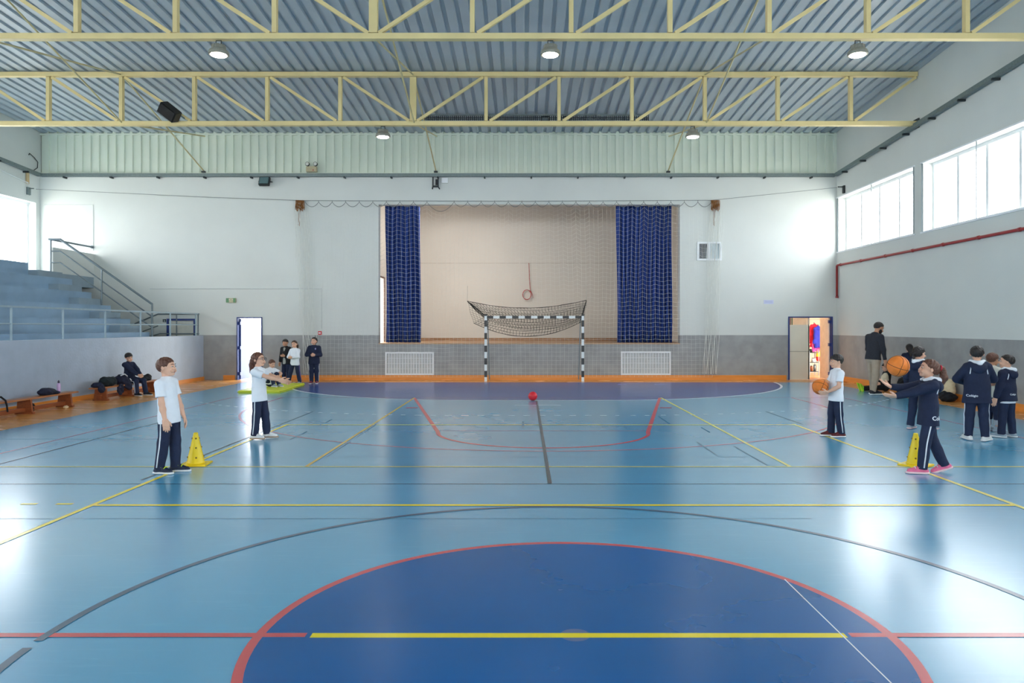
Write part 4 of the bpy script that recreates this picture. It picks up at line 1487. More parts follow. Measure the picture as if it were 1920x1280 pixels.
def person(label, px, y, yaw, H, top='tee', topm=TEEW, pants=NAVYP, stripe=STRIPE, shoes=SHOE_N, sole=WHITEB, hairm=HAIR_D, hair='short',
           skin=SKIN, RH=None, LH=None, Rpalm=None, Lpalm=None, Rel=None, Lel=None, RF=None, LF=None, pelvis=(0, 0, .5), lean=(0, 0), headrot=(0, 0, 0),
           adult=False, curl=.35, glasses=False, beard=False, hood=False, sitting=False, group=None, accents=None, Rknee=None, Lknee=None, cuffs=1.0,
           fat=1.0, nf=0.0, hem=None, base_z=0.0, sock=None, X=None):
    t = thing('person', label, 'person', (pxX(px, y) if X is None else X, y, base_z), math.radians(yaw), group)
    vx = max(.0046, y * .00052)
    cv = vx * 1.35
    hh = (.138 if adult else .158) * H
    F = lambda p: nv(p) * H
    pel = F(pelvis)
    lx, ly = lean
    torso_len = .295 * H
    up = unit([lx, ly, 1.0])
    fwd = unit(nv([0, 1, 0]) - up * up[1]); side = np.cross(fwd, up)
    shc = pel + up * torso_len                     # shoulder centre
    shw = (.105 if adult else .094) * H
    hipw = .052 * H
    shd = shc - up * .022 * H
    sh = {1: shd + side * shw, -1: shd - side * shw}
    hip = {1: pel + side * hipw, -1: pel - side * hipw}
    ua, fa = .165 * H, .145 * H
    th, sn = .225 * H, .225 * H
    # head frame
    Rh = rotz(math.radians(headrot[0])) @ rotx(math.radians(headrot[1])) @ roty(math.radians(headrot[2]))
    r_, f_, u_ = Rh[:, 0], Rh[:, 1], Rh[:, 2]
    hb = shc + up * (.072 * H) + fwd * nf * H
    chin = hb - (f_ * (-.06) + u_ * .20) * hh
    def HP(x, yy, z): return chin + (r_ * x + f_ * yy + u_ * z) * hh
    # arms
    defR = (.135, .02, pelvis[2] - .055) if RH is None else RH
    defL = (-.135, .02, pelvis[2] - .055) if LH is None else LH
    arms = {}
    for s, tgt, hint in ((1, defR, Rel), (-1, defL, Lel)):
        hint = (s * .6, -1, -.2) if hint is None else hint
        el, wr = ik(sh[s], F(tgt), ua, fa, hint)
        arms[s] = (el, wr)
    feet = {}
    for s, ft, hint in ((1, RF, Rknee), (-1, LF, Lknee)):
        if ft is None: ft = (s * .055, 0, .045, 8, 0)
        hint = (0, 1, .1) if hint is None else hint
        kn, an = ik(hip[s], F(ft[:3]), th, sn, hint)
        a = math.radians(-s * ft[3]); pt = math.radians(ft[4])
        fd = nv([math.sin(-a), math.cos(a), 0]); fd = fd * math.cos(pt) + nv([0, 0, math.sin(pt)])
        feet[s] = (kn, an, unit(fd))
    # ---------------- body: one continuous skin
    b = Soft(.018 * H)
    b.ell(pel + up * .02 * H, (.088 * H * fat, .062 * H * fat, .075 * H), np.stack([side, fwd, up], 1))
    b.limb(pel + up * .04 * H, shc - up * .075 * H, .070 * H * fat, .078 * H * fat, fwd, 1.35)
    b.limb(sh[1] - side * .03 * H - up * .012 * H, sh[-1] + side * .03 * H - up * .012 * H, .036 * H, .036 * H)
    b.limb(shc - up * .01 * H, hb - u_ * .02 * H, .034 * H, .03 * H)
    for s in (1, -1):
        b.limb(shc + up * .022 * H, sh[s], .024 * H, .03 * H)
    b.limb(hb - u_ * .02 * hh, HP(0, -.08, .42), .19 * hh, .22 * hh, k=.01 * H)
    b.ell(HP(0, -.04, .60), (.375 * hh, .455 * hh, .40 * hh), Rh)
    b.ell(HP(0, .12, .34), (.285 * hh, .31 * hh, .33 * hh), Rh, k=.05 * hh)
    b.ell(HP(0, .30, .12), (.13 * hh, .12 * hh, .10 * hh), Rh, k=.08 * hh)
    b.limb(HP(0, .40, .55), HP(0, .475, .385), .035 * hh, .062 * hh, k=.05 * hh)
    for s in (1, -1):
        b.ell(HP(s * .17, .40, .30), (.10 * hh, .06 * hh, .09 * hh), Rh, k=.07 * hh)
        b.ell(HP(s * .16, .445, .53), (.085 * hh, .05 * hh, .055 * hh), Rh, k=.05 * hh, sub=True)
        b.ell(HP(s * .375, -.04, .47), (.045 * hh, .085 * hh, .125 * hh), Rh, k=.02 * hh)
    b.limb(HP(-.07, .415, .225), HP(.07, .415, .225), .035 * hh, .035 * hh, k=.03 * hh)
    for s in (1, -1):
        el, wr = arms[s]
        b.limb(sh[s], el, .031 * H, .0225 * H)
        b.limb(el, el + (wr - el) * .35, .0225 * H, .0235 * H)
        b.limb(el + (wr - el) * .35, wr, .0235 * H, .0155 * H)
        # hand
        pal = {1: Rpalm, -1: Lpalm}[s]
        d = unit(wr - el)
        if pal is None: pal = (-s * 1.0, .15, 0)
        if len(pal) == 6:
            d = unit(pal[3:6]); pal = pal[:3]
        nrm = nv(pal); nrm = unit(nrm - d * (nrm @ d))
        th_d = np.cross(d, nrm) * s
        hl = .108 * H
        kk = .006 * H
        for q, off in enumerate((.021, .007, -.007, -.020)):
            b0 = wr + th_d * off * .6 * H
            kn_ = wr + d * (.052 - .004 * abs(q - 1)) * H + th_d * off * H
            b.limb(b0, kn_, .0115 * H, .0095 * H, k=kk)
            fl = hl * (.44, .49, .46, .37)[q]
            c1, c2, c3 = curl * .7, curl * 1.5, curl * 2.1
            p0 = kn_
            spread = th_d * (off * 3.0)
            for w_, c_, rr in ((.45, c1, .0076), (.32, c2, .007), (.23, c3, .006)):
                dd = unit((d + spread) * math.cos(c_) + nrm * math.sin(c_))
                p1 = p0 + dd * fl * w_
                b.limb(p0, p1, rr * H, (rr - .0006) * H, k=.002 * H)
                p0 = p1
        tb = wr + d * .012 * H + th_d * .016 * H
        tm = tb + unit(d * .75 + th_d * .8 + nrm * .35) * .030 * H
        te = tm + unit(d * 1.0 + th_d * .35 + nrm * .4) * .026 * H
        b.limb(tb, tm, .0115 * H, .0088 * H, k=kk); b.limb(tm, te, .0086 * H, .0066 * H, k=.002 * H)
    for s in (1, -1):
        kn, an, fd = feet[s]
        b.limb(hip[s], kn, .050 * H * fat, .033 * H)
        b.limb(kn, kn + (an - kn) * .35, .031 * H, .034 * H)
        b.limb(kn + (an - kn) * .35, an, .034 * H, .021 * H)
        b.limb(an - nv([0, 0, .018 * H]), an + fd * .09 * H - nv([0, 0, .025 * H]), .02 * H, .016 * H)
    body = b.build('body', skin, t, vx)
    # ---------------- face details
    for s in (1, -1):
        e = MB().ell(HP(s * .165, .385, .53), (.066 * hh, .045 * hh, .034 * hh), Matrix(Rh.tolist()), 12, 8).build('eye', EYEW, t, True)
        MB().ell(HP(s * .165 + .0, .415, .53), (.034 * hh, .022 * hh, .034 * hh), Matrix(Rh.tolist()), 10, 7).build('iris', IRIS, e, True)
        MB().tube([HP(s * .07, .435, .635), HP(s * .16, .425, .665), HP(s * .26, .36, .64)], [.016 * hh, .02 * hh, .012 * hh], 6).build('eyebrow', hairm, t, True)
    MB().ell(HP(0, .432, .225), (.105 * hh, .03 * hh, .03 * hh), Matrix(Rh.tolist()), 12, 7).build('mouth', LIP, t, True)
    if glasses:
        gl = bpy.data.objects.new('glasses', None)
        mb = MB()
        for s in (1, -1):
            mb.tube([HP(s * .17 + .115 * math.cos(a), .50, .53 + .10 * math.sin(a)) for a in np.linspace(0, 2 * PI, 17)[:-1]], .014 * hh, 5, closed=True)
            mb.tube([HP(s * .28, .50, .55), HP(s * .40, .10, .55), HP(s * .41, -.05, .52)], .014 * hh, 5)
        mb.tube([HP(-.06, .51, .55), HP(.06, .51, .55)], .014 * hh, 5)
        mb.build('glasses', mat('glasses_frame', (70, 62, 66), .3), t, True)
    # ---------------- hair
    h = Soft(.03 * hh)
    h.ell(HP(0, -.06, .62), (.415 * hh, .49 * hh, .44 * hh), Rh)
    if hair in ('long', 'pony', 'bun'):
        h.ell(HP(0, -.16, .55), (.40 * hh, .42 * hh, .44 * hh), Rh)
    ph = rng.uniform(0, 6)
    ys = [-.6, -.25, -.08, .06, .18, .30, .55]
    zs = {'short': [.22, .27, .40, .55, .60, .76, .84], 'bowl': [.22, .28, .45, .52, .60, .68, .74], 'long': [.0, .0, .12, .40, .62, .80, .88],
          'pony': [.25, .25, .36, .58, .66, .82, .92], 'bun': [.25, .25, .36, .58, .66, .82, .92], 'crop': [.26, .32, .5, .62, .70, .80, .86]}[hair]
    def cut(Xg, Yg, Zg):
        dx, dy, dz = Xg - chin[0], Yg - chin[1], Zg - chin[2]
        yy = (dx * f_[0] + dy * f_[1] + dz * f_[2]) / hh
        zz = (dx * u_[0] + dy * u_[1] + dz * u_[2]) / hh
        xx = (dx * r_[0] + dy * r_[1] + dz * r_[2]) / hh
        line = np.interp(yy, ys, zs) - .10 * np.clip(np.abs(xx) - .26, 0, .2) * (yy > .15) * 4 + .02 * np.sin(40 * xx + ph)
        return (line - zz) * hh
    def strands(Xg, Yg, Zg):
        dx, dy, dz = Xg - chin[0], Yg - chin[1], Zg - chin[2]
        xx = (dx * r_[0] + dy * r_[1] + dz * r_[2]) / hh
        zz = (dx * u_[0] + dy * u_[1] + dz * u_[2]) / hh
        yy = (dx * f_[0] + dy * f_[1] + dz * f_[2]) / hh
        return .010 * hh * np.sin(46 * xx + 9 * np.sin(5 * zz + ph)) + .008 * hh * np.sin(38 * yy + 11 * zz + ph)
    h.cutf.append(cut); h.post.append(strands)
    ho = h.build('hair', hairm, t, vx)
    if hair == 'long':
        g2 = Soft(.05 * hh)
        g2.limb(HP(0, -.34, .60), HP(0, -.50, .12), .30 * hh, .27 * hh, f_, 1.3)
        g2.limb(HP(0, -.50, .12), HP(0, -.62, -.42), .27 * hh, .12 * hh, f_, 1.3)
        g2.post.append(strands)
        g2.build('hair_length', hairm, t, vx)
    if hair == 'pony':
        g2 = Soft(.05 * hh)
        g2.limb(HP(0, -.46, .66), HP(0, -.68, .58), .10 * hh, .16 * hh)
        g2.limb(HP(0, -.68, .58), HP(0, -.84, .14), .17 * hh, .20 * hh)
        g2.limb(HP(0, -.84, .14), HP(0, -.78, -.36), .20 * hh, .07 * hh)
        g2.post.append(strands)
        g2.build('ponytail', hairm, t, vx)
        MB().tube([HP(.15 * math.cos(a), -.57, .63 + .15 * math.sin(a)) for a in np.linspace(0, 2 * PI, 15)[:-1]], .05 * hh, 6, closed=True).build('hair_tie', mat('red_hair_tie', (190, 26, 52), .6), t, True)
    if hair == 'bun':
        g2 = Soft(.05 * hh)
        g2.ell(HP(0, -.52, .52), (.17 * hh, .16 * hh, .17 * hh), Rh)
        g2.limb(HP(0, -.5, .5), HP(0, -.55, .1), .13 * hh, .08 * hh)
        g2.post.append(strands)
        g2.build('hair_knot', hairm, t, vx)
    if beard:
        g2 = Soft(.02 * hh)
        g2.ell(HP(0, .13, .30), (.315 * hh, .345 * hh, .36 * hh), Rh)
        g2.ell(HP(0, .32, .11), (.16 * hh, .15 * hh, .12 * hh), Rh)
        def bc(Xg, Yg, Zg):
            dx, dy, dz = Xg - chin[0], Yg - chin[1], Zg - chin[2]
            yy = (dx * f_[0] + dy * f_[1] + dz * f_[2]) / hh
            zz = (dx * u_[0] + dy * u_[1] + dz * u_[2]) / hh
            return np.maximum((zz - np.interp(yy, [-.1, .1, .3, .5], [.55, .40, .26, .24])) * hh, (-.02 - yy) * hh)
        g2.cutf.append(bc)
        g2.build('beard', hairm, t, vx)
    # ---------------- clothes
    def wrinkle(a):
        q = rng.uniform(0, 6, 4)
        def f(Xg, Yg, Zg):
            return a * (np.sin(26 / H * Zg + 9 / H * Xg + q[0] + 2 * np.sin(11 / H * Yg + q[1])) + .6 * np.sin(44 / H * Zg - 21 / H * Yg + q[2]))
        return f
    o = .010 * H
    c = Soft(.022 * H)
    jk = top in ('jacket',)
    loose = .012 * H if jk else .006 * H
    bot = (hem if hem is not None else (-.075 if jk else -.065)) * H
    if sitting: bot = max(bot, -.02 * H)
    c.limb(pel + up * bot, pel + up * .10 * H, .112 * H * fat + loose, .094 * H * fat + loose, fwd, 1.46, fa=True)
    c.limb(pel + up * .10 * H, shc - up * .075 * H, .094 * H * fat + loose, .088 * H * fat + loose, fwd, 1.4)
    c.limb(sh[1] - side * .03 * H - up * .006 * H, sh[-1] + side * .03 * H - up * .006 * H, .040 * H + loose * .4, .040 * H + loose * .4)
    for s in (1, -1):
        c.limb(shc + up * .014 * H, sh[s] + up * .004 * H, .032 * H, .036 * H)
    c.limb(shc - up * .02 * H, shc + up * .034 * H, .048 * H, .038 * H, fb=True)
    for s in (1, -1):
        el, wr = arms[s]
        if top == 'tee':
            c.limb(sh[s], sh[s] + (el - sh[s]) * .66, .040 * H, .043 * H, fb=True, k=.015 * H)
        else:
            ex = .012 * H if jk else .004 * H
            c.limb(sh[s], el, .038 * H + ex, .030 * H + ex, k=.015 * H)
            c.limb(el, el + (wr - el) * .97, .030 * H + ex, .021 * H + ex * .6, fb=True, k=.012 * H)
    c.post.append(wrinkle(.0022 * H))
    shirt = c.build('jacket' if jk else ('sweater' if top == 'sweater' else 'shirt'), topm, t, cv)
    # trousers
    q = Soft(.018 * H)
    q.ell(pel + up * .005 * H, (.090 * H * fat, .068 * H * fat, .085 * H), np.stack([side, fwd, up], 1))
    flare = (.036 if adult else .042) * H * cuffs
    for s in (1, -1):
        kn, an, fd = feet[s]
        q.limb(hip[s], kn, .056 * H * fat, .047 * H)
        q.limb(kn, an + (an - kn) * .03 if not sock else kn + (an - kn) * .55, .047 * H, flare, fb=True)
    q.post.append(wrinkle(.0018 * H))
    tr = q.build('trousers', pants, t, cv)
    if stripe is not None:
        bv = BVHTree.FromPolygons([v.co for v in tr.data.vertices], [p.vertices for p in tr.data.polygons])
        for s in (1, -1):
            kn, an, fd = feet[s]
            out = side * s
            pts = []
            path = [pel + side * s * .06 * H + up * .03 * H] + [hip[s] + (kn - hip[s]) * u for u in (.25, .5, .75, 1.0)] + [kn + (an - kn) * u for u in ((.3, .6, .95) if not sock else (.25, .5))]
            for p in path:
                hit = bv.ray_cast(Vector(p + out * .4), Vector(-out))
                if hit[0] is not None:
                    pts.append(hit[0] + Vector(out) * .001)
            if len(pts) > 2:
                MB().tube(pts, .0058 * H, 6).build('side_stripe', stripe, tr, True)
    # shoes
    for s in (1, -1):
        kn, an, fd = feet[s]
        fr_ = unit(np.cross(fd, [0, 0, 1])); fu = np.cross(fr_, fd)
        base = an - fu * .045 * H
        S_ = Soft(.014 * H)
        S_.limb(base - fd * .028 * H + fu * .022 * H, base + fd * .10 * H + fu * .018 * H, .026 * H, .024 * H, fr_, 1.05)
        S_.limb(base - fd * .012 * H + fu * .02 * H, base + fu * .062 * H, .027 * H, .026 * H, fb=True)
        S_.limb(base + fd * .02 * H + fu * .05 * H, base + fd * .07 * H + fu * .03 * H, .022 * H, .02 * H)
        def cutb(Xg, Yg, Zg, base=base, fu=fu):
            return -((Xg - base[0]) * fu[0] + (Yg - base[1]) * fu[1] + (Zg - base[2]) * fu[2] - .010 * H)
        S_.cutf.append(cutb)
        so = S_.build('shoe', shoes, t, cv)
        Q = Soft(.004 * H)
        Q.limb(base - fd * .030 * H + fu * .007 * H, base + fd * .108 * H + fu * .007 * H, .030 * H, .028 * H)
        Q.cutf.append(lambda Xg, Yg, Zg, base=base, fu=fu: np.abs((Xg - base[0]) * fu[0] + (Yg - base[1]) * fu[1] + (Zg - base[2]) * fu[2] - .008 * H) - .0085 * H)
        Q.build('sole', sole, so, cv)
        if accents is not None:
            for w in (.03, .06):
                p = [base + fd * w * H + fu * .062 * H * (1 - w * 4) + fr_ * .025 * H * k + fu * (.014 * H * (1 - abs(k))) for k in (-1, -.5, 0, .5, 1)]
                MB().tube(p, .004 * H, 5).build('shoe_accent', accents, so, True)
        if sock is not None:
            K = Soft(.01 * H)
            K.limb(kn + (an - kn) * .5, kn + (an - kn) * .86, .036 * H, .031 * H, fa=True, fb=True)
            K.build('legging_panel', sock, t, cv)
    if hood:
        q = Soft(.02 * H)
        back = -fwd
        q.limb(shc + side * .075 * H + up * .012 * H - fwd * .02 * H, shc - up * .035 * H + back * .080 * H, .030 * H, .034 * H)
        q.limb(shc - side * .075 * H + up * .012 * H - fwd * .02 * H, shc - up * .035 * H + back * .080 * H, .030 * H, .034 * H)
        q.ell(shc - up * .03 * H + back * .07 * H, (.075 * H, .035 * H, .055 * H), np.stack([side, fwd, up], 1))
        q.build('hood', topm, t, cv)
        q = Soft(.012 * H)
        q.limb(shc + side * .062 * H + up * .040 * H, shc + up * .024 * H + back * .078 * H, .018 * H, .026 * H)
        q.limb(shc - side * .062 * H + up * .040 * H, shc + up * .024 * H + back * .078 * H, .018 * H, .026 * H)
        q.limb(shc + side * .062 * H + up * .040 * H, shc + side * .035 * H + fwd * .05 * H + up * .025 * H, .018 * H, .012 * H)
        q.limb(shc - side * .062 * H + up * .040 * H, shc - side * .035 * H + fwd * .05 * H + up * .025 * H, .018 * H, .012 * H)
        q.build('hood_lining', STRIPE, t, cv)
        bv = BVHTree.FromPolygons([v.co for v in shirt.data.vertices], [p.vertices for p in shirt.data.polygons])
        for s in (1, -1):
            pts = []
            for u in np.linspace(0, 1, 6):
                p = shc + side * s * (.072 + .012 * u) * H - up * (.02 + .07 * u) * H
                hit = bv.ray_cast(Vector(p + back * .5), Vector(-back))
                if hit[0] is not None: pts.append(hit[0] + Vector(back) * .001)
            if len(pts) > 2:
                MB().tube(pts, .0055 * H, 5).build('shoulder_piping', STRIPE, shirt, True)
    info = dict(root=t, pel=pel, shc=shc, up=up, fwd=fwd, side=side, shirt=shirt, H=H, HP=HP, arms=arms, feet=feet, trousers=tr)
    return info


def lettering(info, text, size, along, zf, m=STRIPE, name='lettering', dirv=None):
    """flat print laid onto the garment; dirv = outward direction it faces (local), along = horizontal start offset"""
    cu = bpy.data.curves.new(name, 'FONT'); cu.body = text; cu.size = size; cu.align_x = 'CENTER'
    cu.offset = size * .02
    tmp = bpy.data.objects.new('tmp_text', cu); COL.objects.link(tmp)
    dg = bpy.context.evaluated_depsgraph_get()
    me = bpy.data.meshes.new_from_object(tmp.evaluated_get(dg))
    bpy.data.objects.remove(tmp); bpy.data.curves.remove(cu)
    bm = bmesh.new(); bm.from_mesh(me)
    bmesh.ops.triangulate(bm, faces=bm.faces)
    bmesh.ops.subdivide_edges(bm, edges=[e for e in bm.edges if e.calc_length() > size * .25], cuts=1)
    sh = info['shirt']
    bv = BVHTree.FromPolygons([v.co for v in sh.data.vertices], [p.vertices for p in sh.data.polygons])
    out = unit(dirv); upv = info['up']; right = unit(np.cross(upv, out))
    c = info['pel'] + upv * zf * info['H']
    for v in bm.verts:
        p = c + right * (v.co.x + along) + upv * v.co.y
        hit = bv.ray_cast(Vector(p + out * .6), Vector(-out))
        v.co = (hit[0] + Vector(out) * .004) if hit[0] is not None else Vector(p + out * .1 * info['H'])
    bm.to_mesh(me); bm.free()
    me.materials.clear(); me.materials.append(m)
    o = bpy.data.objects.new(name, me); COL.objects.link(o); o.parent = sh
    return o


# ------------------------------------------------------------------ people
# A: boy on the left, hands hanging
A = person('boy in white shirt with hanging arms beside the yellow cone', 312, 8.84, -98, 1.385, hairm=HAIR_B, hair='short',
           RH=(.125, .075, .44), LH=(-.11, .10, .45), Rpalm=(-.6, -.7, 0), Lpalm=(.6, -.7, 0), lean=(0, -.09), pelvis=(0, .025, .495), headrot=(8, 2, 0), shoes=SHOE_N, accents=NEON,
           RF=(.06, -.025, .045, 4, 0), LF=(-.06, .045, .045, 10, 0), Rknee=(0, 1, 0), Lknee=(0, 1, 0))
# B: girl with glasses, arms stretched out
B = person('girl with glasses and long brown hair, arms stretched toward the middle', 486, 11.5, -97, 1.345, hairm=HAIR_B, hair='long', glasses=True,
           RH=(.075, .295, .68), LH=(-.05, .31, .655), Rpalm=(-1, 0, .3), Lpalm=(1, 0, .5), Rel=(1, 0, -1), Lel=(-1, 0, -1), lean=(0, -.05), headrot=(-4, 3, 0),
           shoes=SHOE_W, sole=mat('gum_sole', (176, 150, 128), .6), curl=.2, RF=(.055, -.03, .045, 6, 0), LF=(-.055, .07, .045, 6, 0))
# C, D, E: the three by the wall
C = person('boy in open dark jacket over a grey shirt, leftmost by the wall', 537, 22.9, 160, 1.36, top='jacket', topm=BLACKF, hairm=HAIR_D, hair='bowl', skin=SKIN2,
           RH=(.15, .05, .42), LH=(-.03, .1, .62), lean=(.03, .02), headrot=(8, -6, 6), stripe=None, shoes=SHOE_B, LF=(-.07, .02, .045, 8, 0), RF=(.05, .03, .045, 8, 0))
q = Soft(.02)
q.limb(C['pel'] - nv([0, 0, .09]) + nv([0, .055, 0]), C['shc'] + nv([0, .055, -.02]), .085, .045, (0, 1, 0), 1.3, fa=True)
q.build('grey_shirt', mat('grey_shirt', (168, 168, 160), .85), C['root'], .012)
D = person('child in white long-sleeved shirt standing behind the lime mat', 553, 22.2, 158, 1.33, top='sweater', topm=TEEW, hairm=HAIR_M, hair='pony',
           RH=(.03, .14, .62), LH=(-.03, .15, .615), Rel=(1, -.4, -.6), Lel=(-1, -.4, -.6), Rpalm=(-1, 0, .2), Lpalm=(1, 0, .2), headrot=(16, -8, 8), shoes=GREYS, stripe=mat('violet_stripe', (112, 96, 170), .7),
           RF=(.10, .1, .045, 12, 0), LF=(-.10, -.05, .045, 6, 0), curl=.8)
E = person('girl in navy tracksuit with clasped hands below the alarm button', 589, 22.55, 186, 1.42, top='jacket', topm=NAVY, hairm=HAIR_D, hair='bun',
           RH=(.035, .13, .62), LH=(-.03, .135, .615), Rel=(1, -.4, -.8), Lel=(-1, -.4, -.8), Rpalm=(-1, 0, .2), Lpalm=(1, 0, .2), headrot=(-14, 0, -4), shoes=MAROON, curl=.9)
MB().ell(E['shc'] + nv([-.062, .135, -.06]), (.022, .012, .03), None, 10, 6).build('crest', mat('crest', (150, 150, 190), .6), E['shirt'], True)
# F: seated on the mat behind the girl with glasses
Fp = person('child sitting on the lime mat behind the girl with glasses', 506, 20.6, -125, 1.33, top='tee', topm=TEEW, hairm=HAIR_B, hair='short', pelvis=(0, 0, .075), lean=(0, .12), sitting=True,
            RF=(.06, .20, .05, 4, 0), LF=(-.06, .22, .05, 4, 0), Rknee=(.1, .4, 1), Lknee=(-.1, .4, 1), RH=(.05, .24, .22), LH=(-.05, .24, .22), Rel=(1, 0, 0), Lel=(-1, 0, 0), headrot=(0, -22, 0), shoes=GREYS, base_z=.075)
# G: boy with the basketball
G = person('boy in white shirt holding a basketball on the yellow line', 1569, 11.7, 92, 1.31, hairm=HAIR_D, hair='bowl',
           RH=(.088, .165, .565), LH=(-.088, .155, .545), Rpalm=(-1, .15, .45, -.15, .9, -.1), Lpalm=(1, .15, .45, .15, .9, -.1), Rel=(.7, -1, -.4), Lel=(-.7, -1, -.4), lean=(0, -.05), pelvis=(0, .01, .5), headrot=(0, -6, 0), shoes=REDS,
           curl=.3, RF=(.05, .05, .045, 4, 0), LF=(-.055, -.03, .045, 4, 0))
# H: girl with ponytail
Hp = person('girl with red-tied ponytail in navy hoodie, palms up under the airborne basketball', 1738, 8.82, 80, 1.365, top='jacket', topm=NAVY, hairm=HAIR_B, hair='pony', hood=True,
            RH=(.05, .285, .745), LH=(-.085, .285, .672), Rpalm=(-.25, -.45, 1, .1, .8, .5), Lpalm=(.55, -.1, 1, .0, 1, .06), Rel=(.6, -.5, -1), Lel=(-.6, -.5, -1), lean=(0, -.02), pelvis=(0, -.01, .492), headrot=(0, 9, 0),
            shoes=PINK, sole=PALEP, accents=WHITEB, curl=.15, LF=(-.05, .055, .045, 0, 0), RF=(.045, -.155, .068, 4, -20), Lknee=(0, 1, 0), Rknee=(0, 1, 0))
# I: teacher
I = person('tall bearded man in charcoal sweater and khaki trousers, head bowed', 1637, 18.9, -70, 1.91, adult=True, top='sweater', topm=CHAR, pants=KHAKI, stripe=None, hairm=HAIR_D, hair='crop', beard=True, skin=SKIN2,
           RH=(.135, .075, .445), LH=(-.10, .13, .50), headrot=(-8, -24, 0), shoes=SHOE_B, lean=(0, .10), nf=.035, RF=(.06, -.05, .045, 8, 0), LF=(-.06, .05, .045, 8, 0), cuffs=.82, hem=-.03)
# J: far girl at the wall
J = person('child with long dark hair standing at the right wall behind the others', 1704, 18.9, -14, 1.30, top='jacket', topm=NAVY, hairm=HAIR_D, hair='long', shoes=SHOE_B, stripe=None, X=9.82)
# K: girl walking behind the ponytail girl
K = person('girl in navy jacket with tied-up hair standing behind the ponytail girl', 1722, 12.5, -62, 1.41, top='jacket', topm=NAVY, hairm=HAIR_D, hair='bun', hood=True, RH=(.07, .12, .55), LH=(-.1, .14, .6), headrot=(-6, 0, 0), shoes=GREYS, sole=PALEP,
           LF=(-.09, -.02, .045, 10, 0), RF=(.11, .06, .045, 8, 0))
# L: child on the floor with stretched legs
Lp = person('child sitting on the floor at the right wall with stretched legs, lime shoes', 1664, 19.95, 84, 1.36, top='jacket', topm=BLACKF, hairm=HAIR_D, hair='short', pants=BLACKF, stripe=None, pelvis=(0, 0, .075), lean=(0, -.1), sitting=True,
            RF=(.05, .47, .05, 6, 70), LF=(-.09, .45, .05, 10, 70), Rknee=(0, 0, 1), Lknee=(0, 0, 1), RH=(.1, .12, .16), LH=(-.1, .14, .16), shoes=LIME, sole=NEON, headrot=(0, -25, 0), X=9.72)
# M, N, O: the three on the right
M = person('boy with back turned, white hood lining, nearest of the three at right', 1832, 11.3, -14, 1.45, top='jacket', topm=NAVY, hairm=HAIR_D, hair='crop', hood=True, fat=1.16, RH=(.07, .16, .62), LH=(-.07, .16, .6), Rel=(1, -.2, -.4), Lel=(-1, -.2, -.4),
           headrot=(-16, 2, 0), shoes=SHOE_W, sole=WHITEB, RF=(.07, -.02, .045, 42, 0), LF=(-.07, .04, .045, 10, 0), hem=-.10)
N = person('child with glasses in cream shirt between the two navy hoodies', 1860, 12.3, -72, 1.31, top='tee', topm=CREAM, hairm=HAIR_B, hair='short', glasses=True, skin=SKIN2, RH=(.1, .13, .5), LH=(-.12, .05, .44), shoes=GREYS, sole=GREYS, sock=mat('grey_legging', (176, 182, 190), .8),
           RF=(.05, .03, .045, 6, 0), LF=(-.05, .0, .045, 6, 0), headrot=(0, -4, 0))
O = person('boy in navy hoodie with white shirt hem showing, rightmost', 1889, 11.6, 28, 1.305, top='jacket', topm=NAVY, hairm=HAIR_D, hair='crop', hood=True, fat=1.1, RH=(.07, .17, .64), LH=(-.15, .06, .46), Rel=(1, -.3, -.3), headrot=(30, 2, 0), stripe=None, shoes=GREYS, sole=WHITEB,
           RF=(.09, -.01, .045, 8, 0), LF=(-.07, .03, .045, 8, 0), hem=-.055)
q = Soft(.01)
q.limb(O['pel'] - O['up'] * .105, O['pel'] - O['up'] * .02, .150, .132, O['fwd'], 1.5, fa=True)
q.build('shirt_hem', TEEW, O['root'], .009)
# P: boy on the bench
P_ = person('boy in navy tracksuit sitting on the bench against the bleacher wall', 246, 18.75, -105, 1.36, top='jacket', topm=NAVY, hairm=HAIR_D, hair='bowl', pelvis=(0, -.02, .30), lean=(0, -.08), sitting=True, hood=False, X=-9.98,
            RF=(.07, .20, .045, 8, 0), LF=(-.10, .25, .045, 10, 0), Rknee=(.2, .6, 1), Lknee=(-.2, .6, 1), RH=(.02, .21, .37), LH=(-.03, .22, .365), Rel=(1, -.3, -.2), Lel=(-1, -.3, -.2), headrot=(-18, -16, 8), shoes=SHOE_B, curl=.8)
lettering(Hp, 'Colégio', .066, .0, -.02, dirv=(-.82, -.57, 0))
lettering(M, 'Colégio', .046, -.10, -.03, dirv=(0, -1, 0))
lettering(O, 'Colégio', .036, -.04, .02, dirv=(0, -1, 0))
# ------------------------------------------------------------------ benches
def bench(y0, y1, label, xc=-9.98):
    L = y1 - y0; yc = (y0 + y1) / 2
    t = thing('gym_bench', label, 'bench', (xc, yc, 0), group='low wooden gym benches')
    MB().box(-.13, .13, -L / 2, L / 2, .285, .32).build('seat', M_BENCHT, t, bevel=.006)
    MB().box(-.03, .03, -L / 2 + .2, L / 2 - .2, .05, .13).build('stretcher', M_BENCH, t)
    for k in range(3):
        y = -L / 2 + .28 + (L - .56) * k / 2
        v = [(-.16, y - .025, 0), (.16, y - .025, 0), (.13, y - .025, .285), (-.13, y - .025, .285), (-.16, y + .025, 0), (.16, y + .025, 0), (.13, y + .025, .285), (-.13, y + .025, .285)]
        MB().add(v, [(0, 1, 2, 3), (7, 6, 5, 4), (0, 4, 5, 1), (1, 5, 6, 2), (2, 6, 7, 3), (3, 7, 4, 0)]).build('leg', M_BENCH, t)
        MB().box(-.18, .18, y - .035, y + .035, 0, .04).build('foot', M_BENCH, t)
    return t


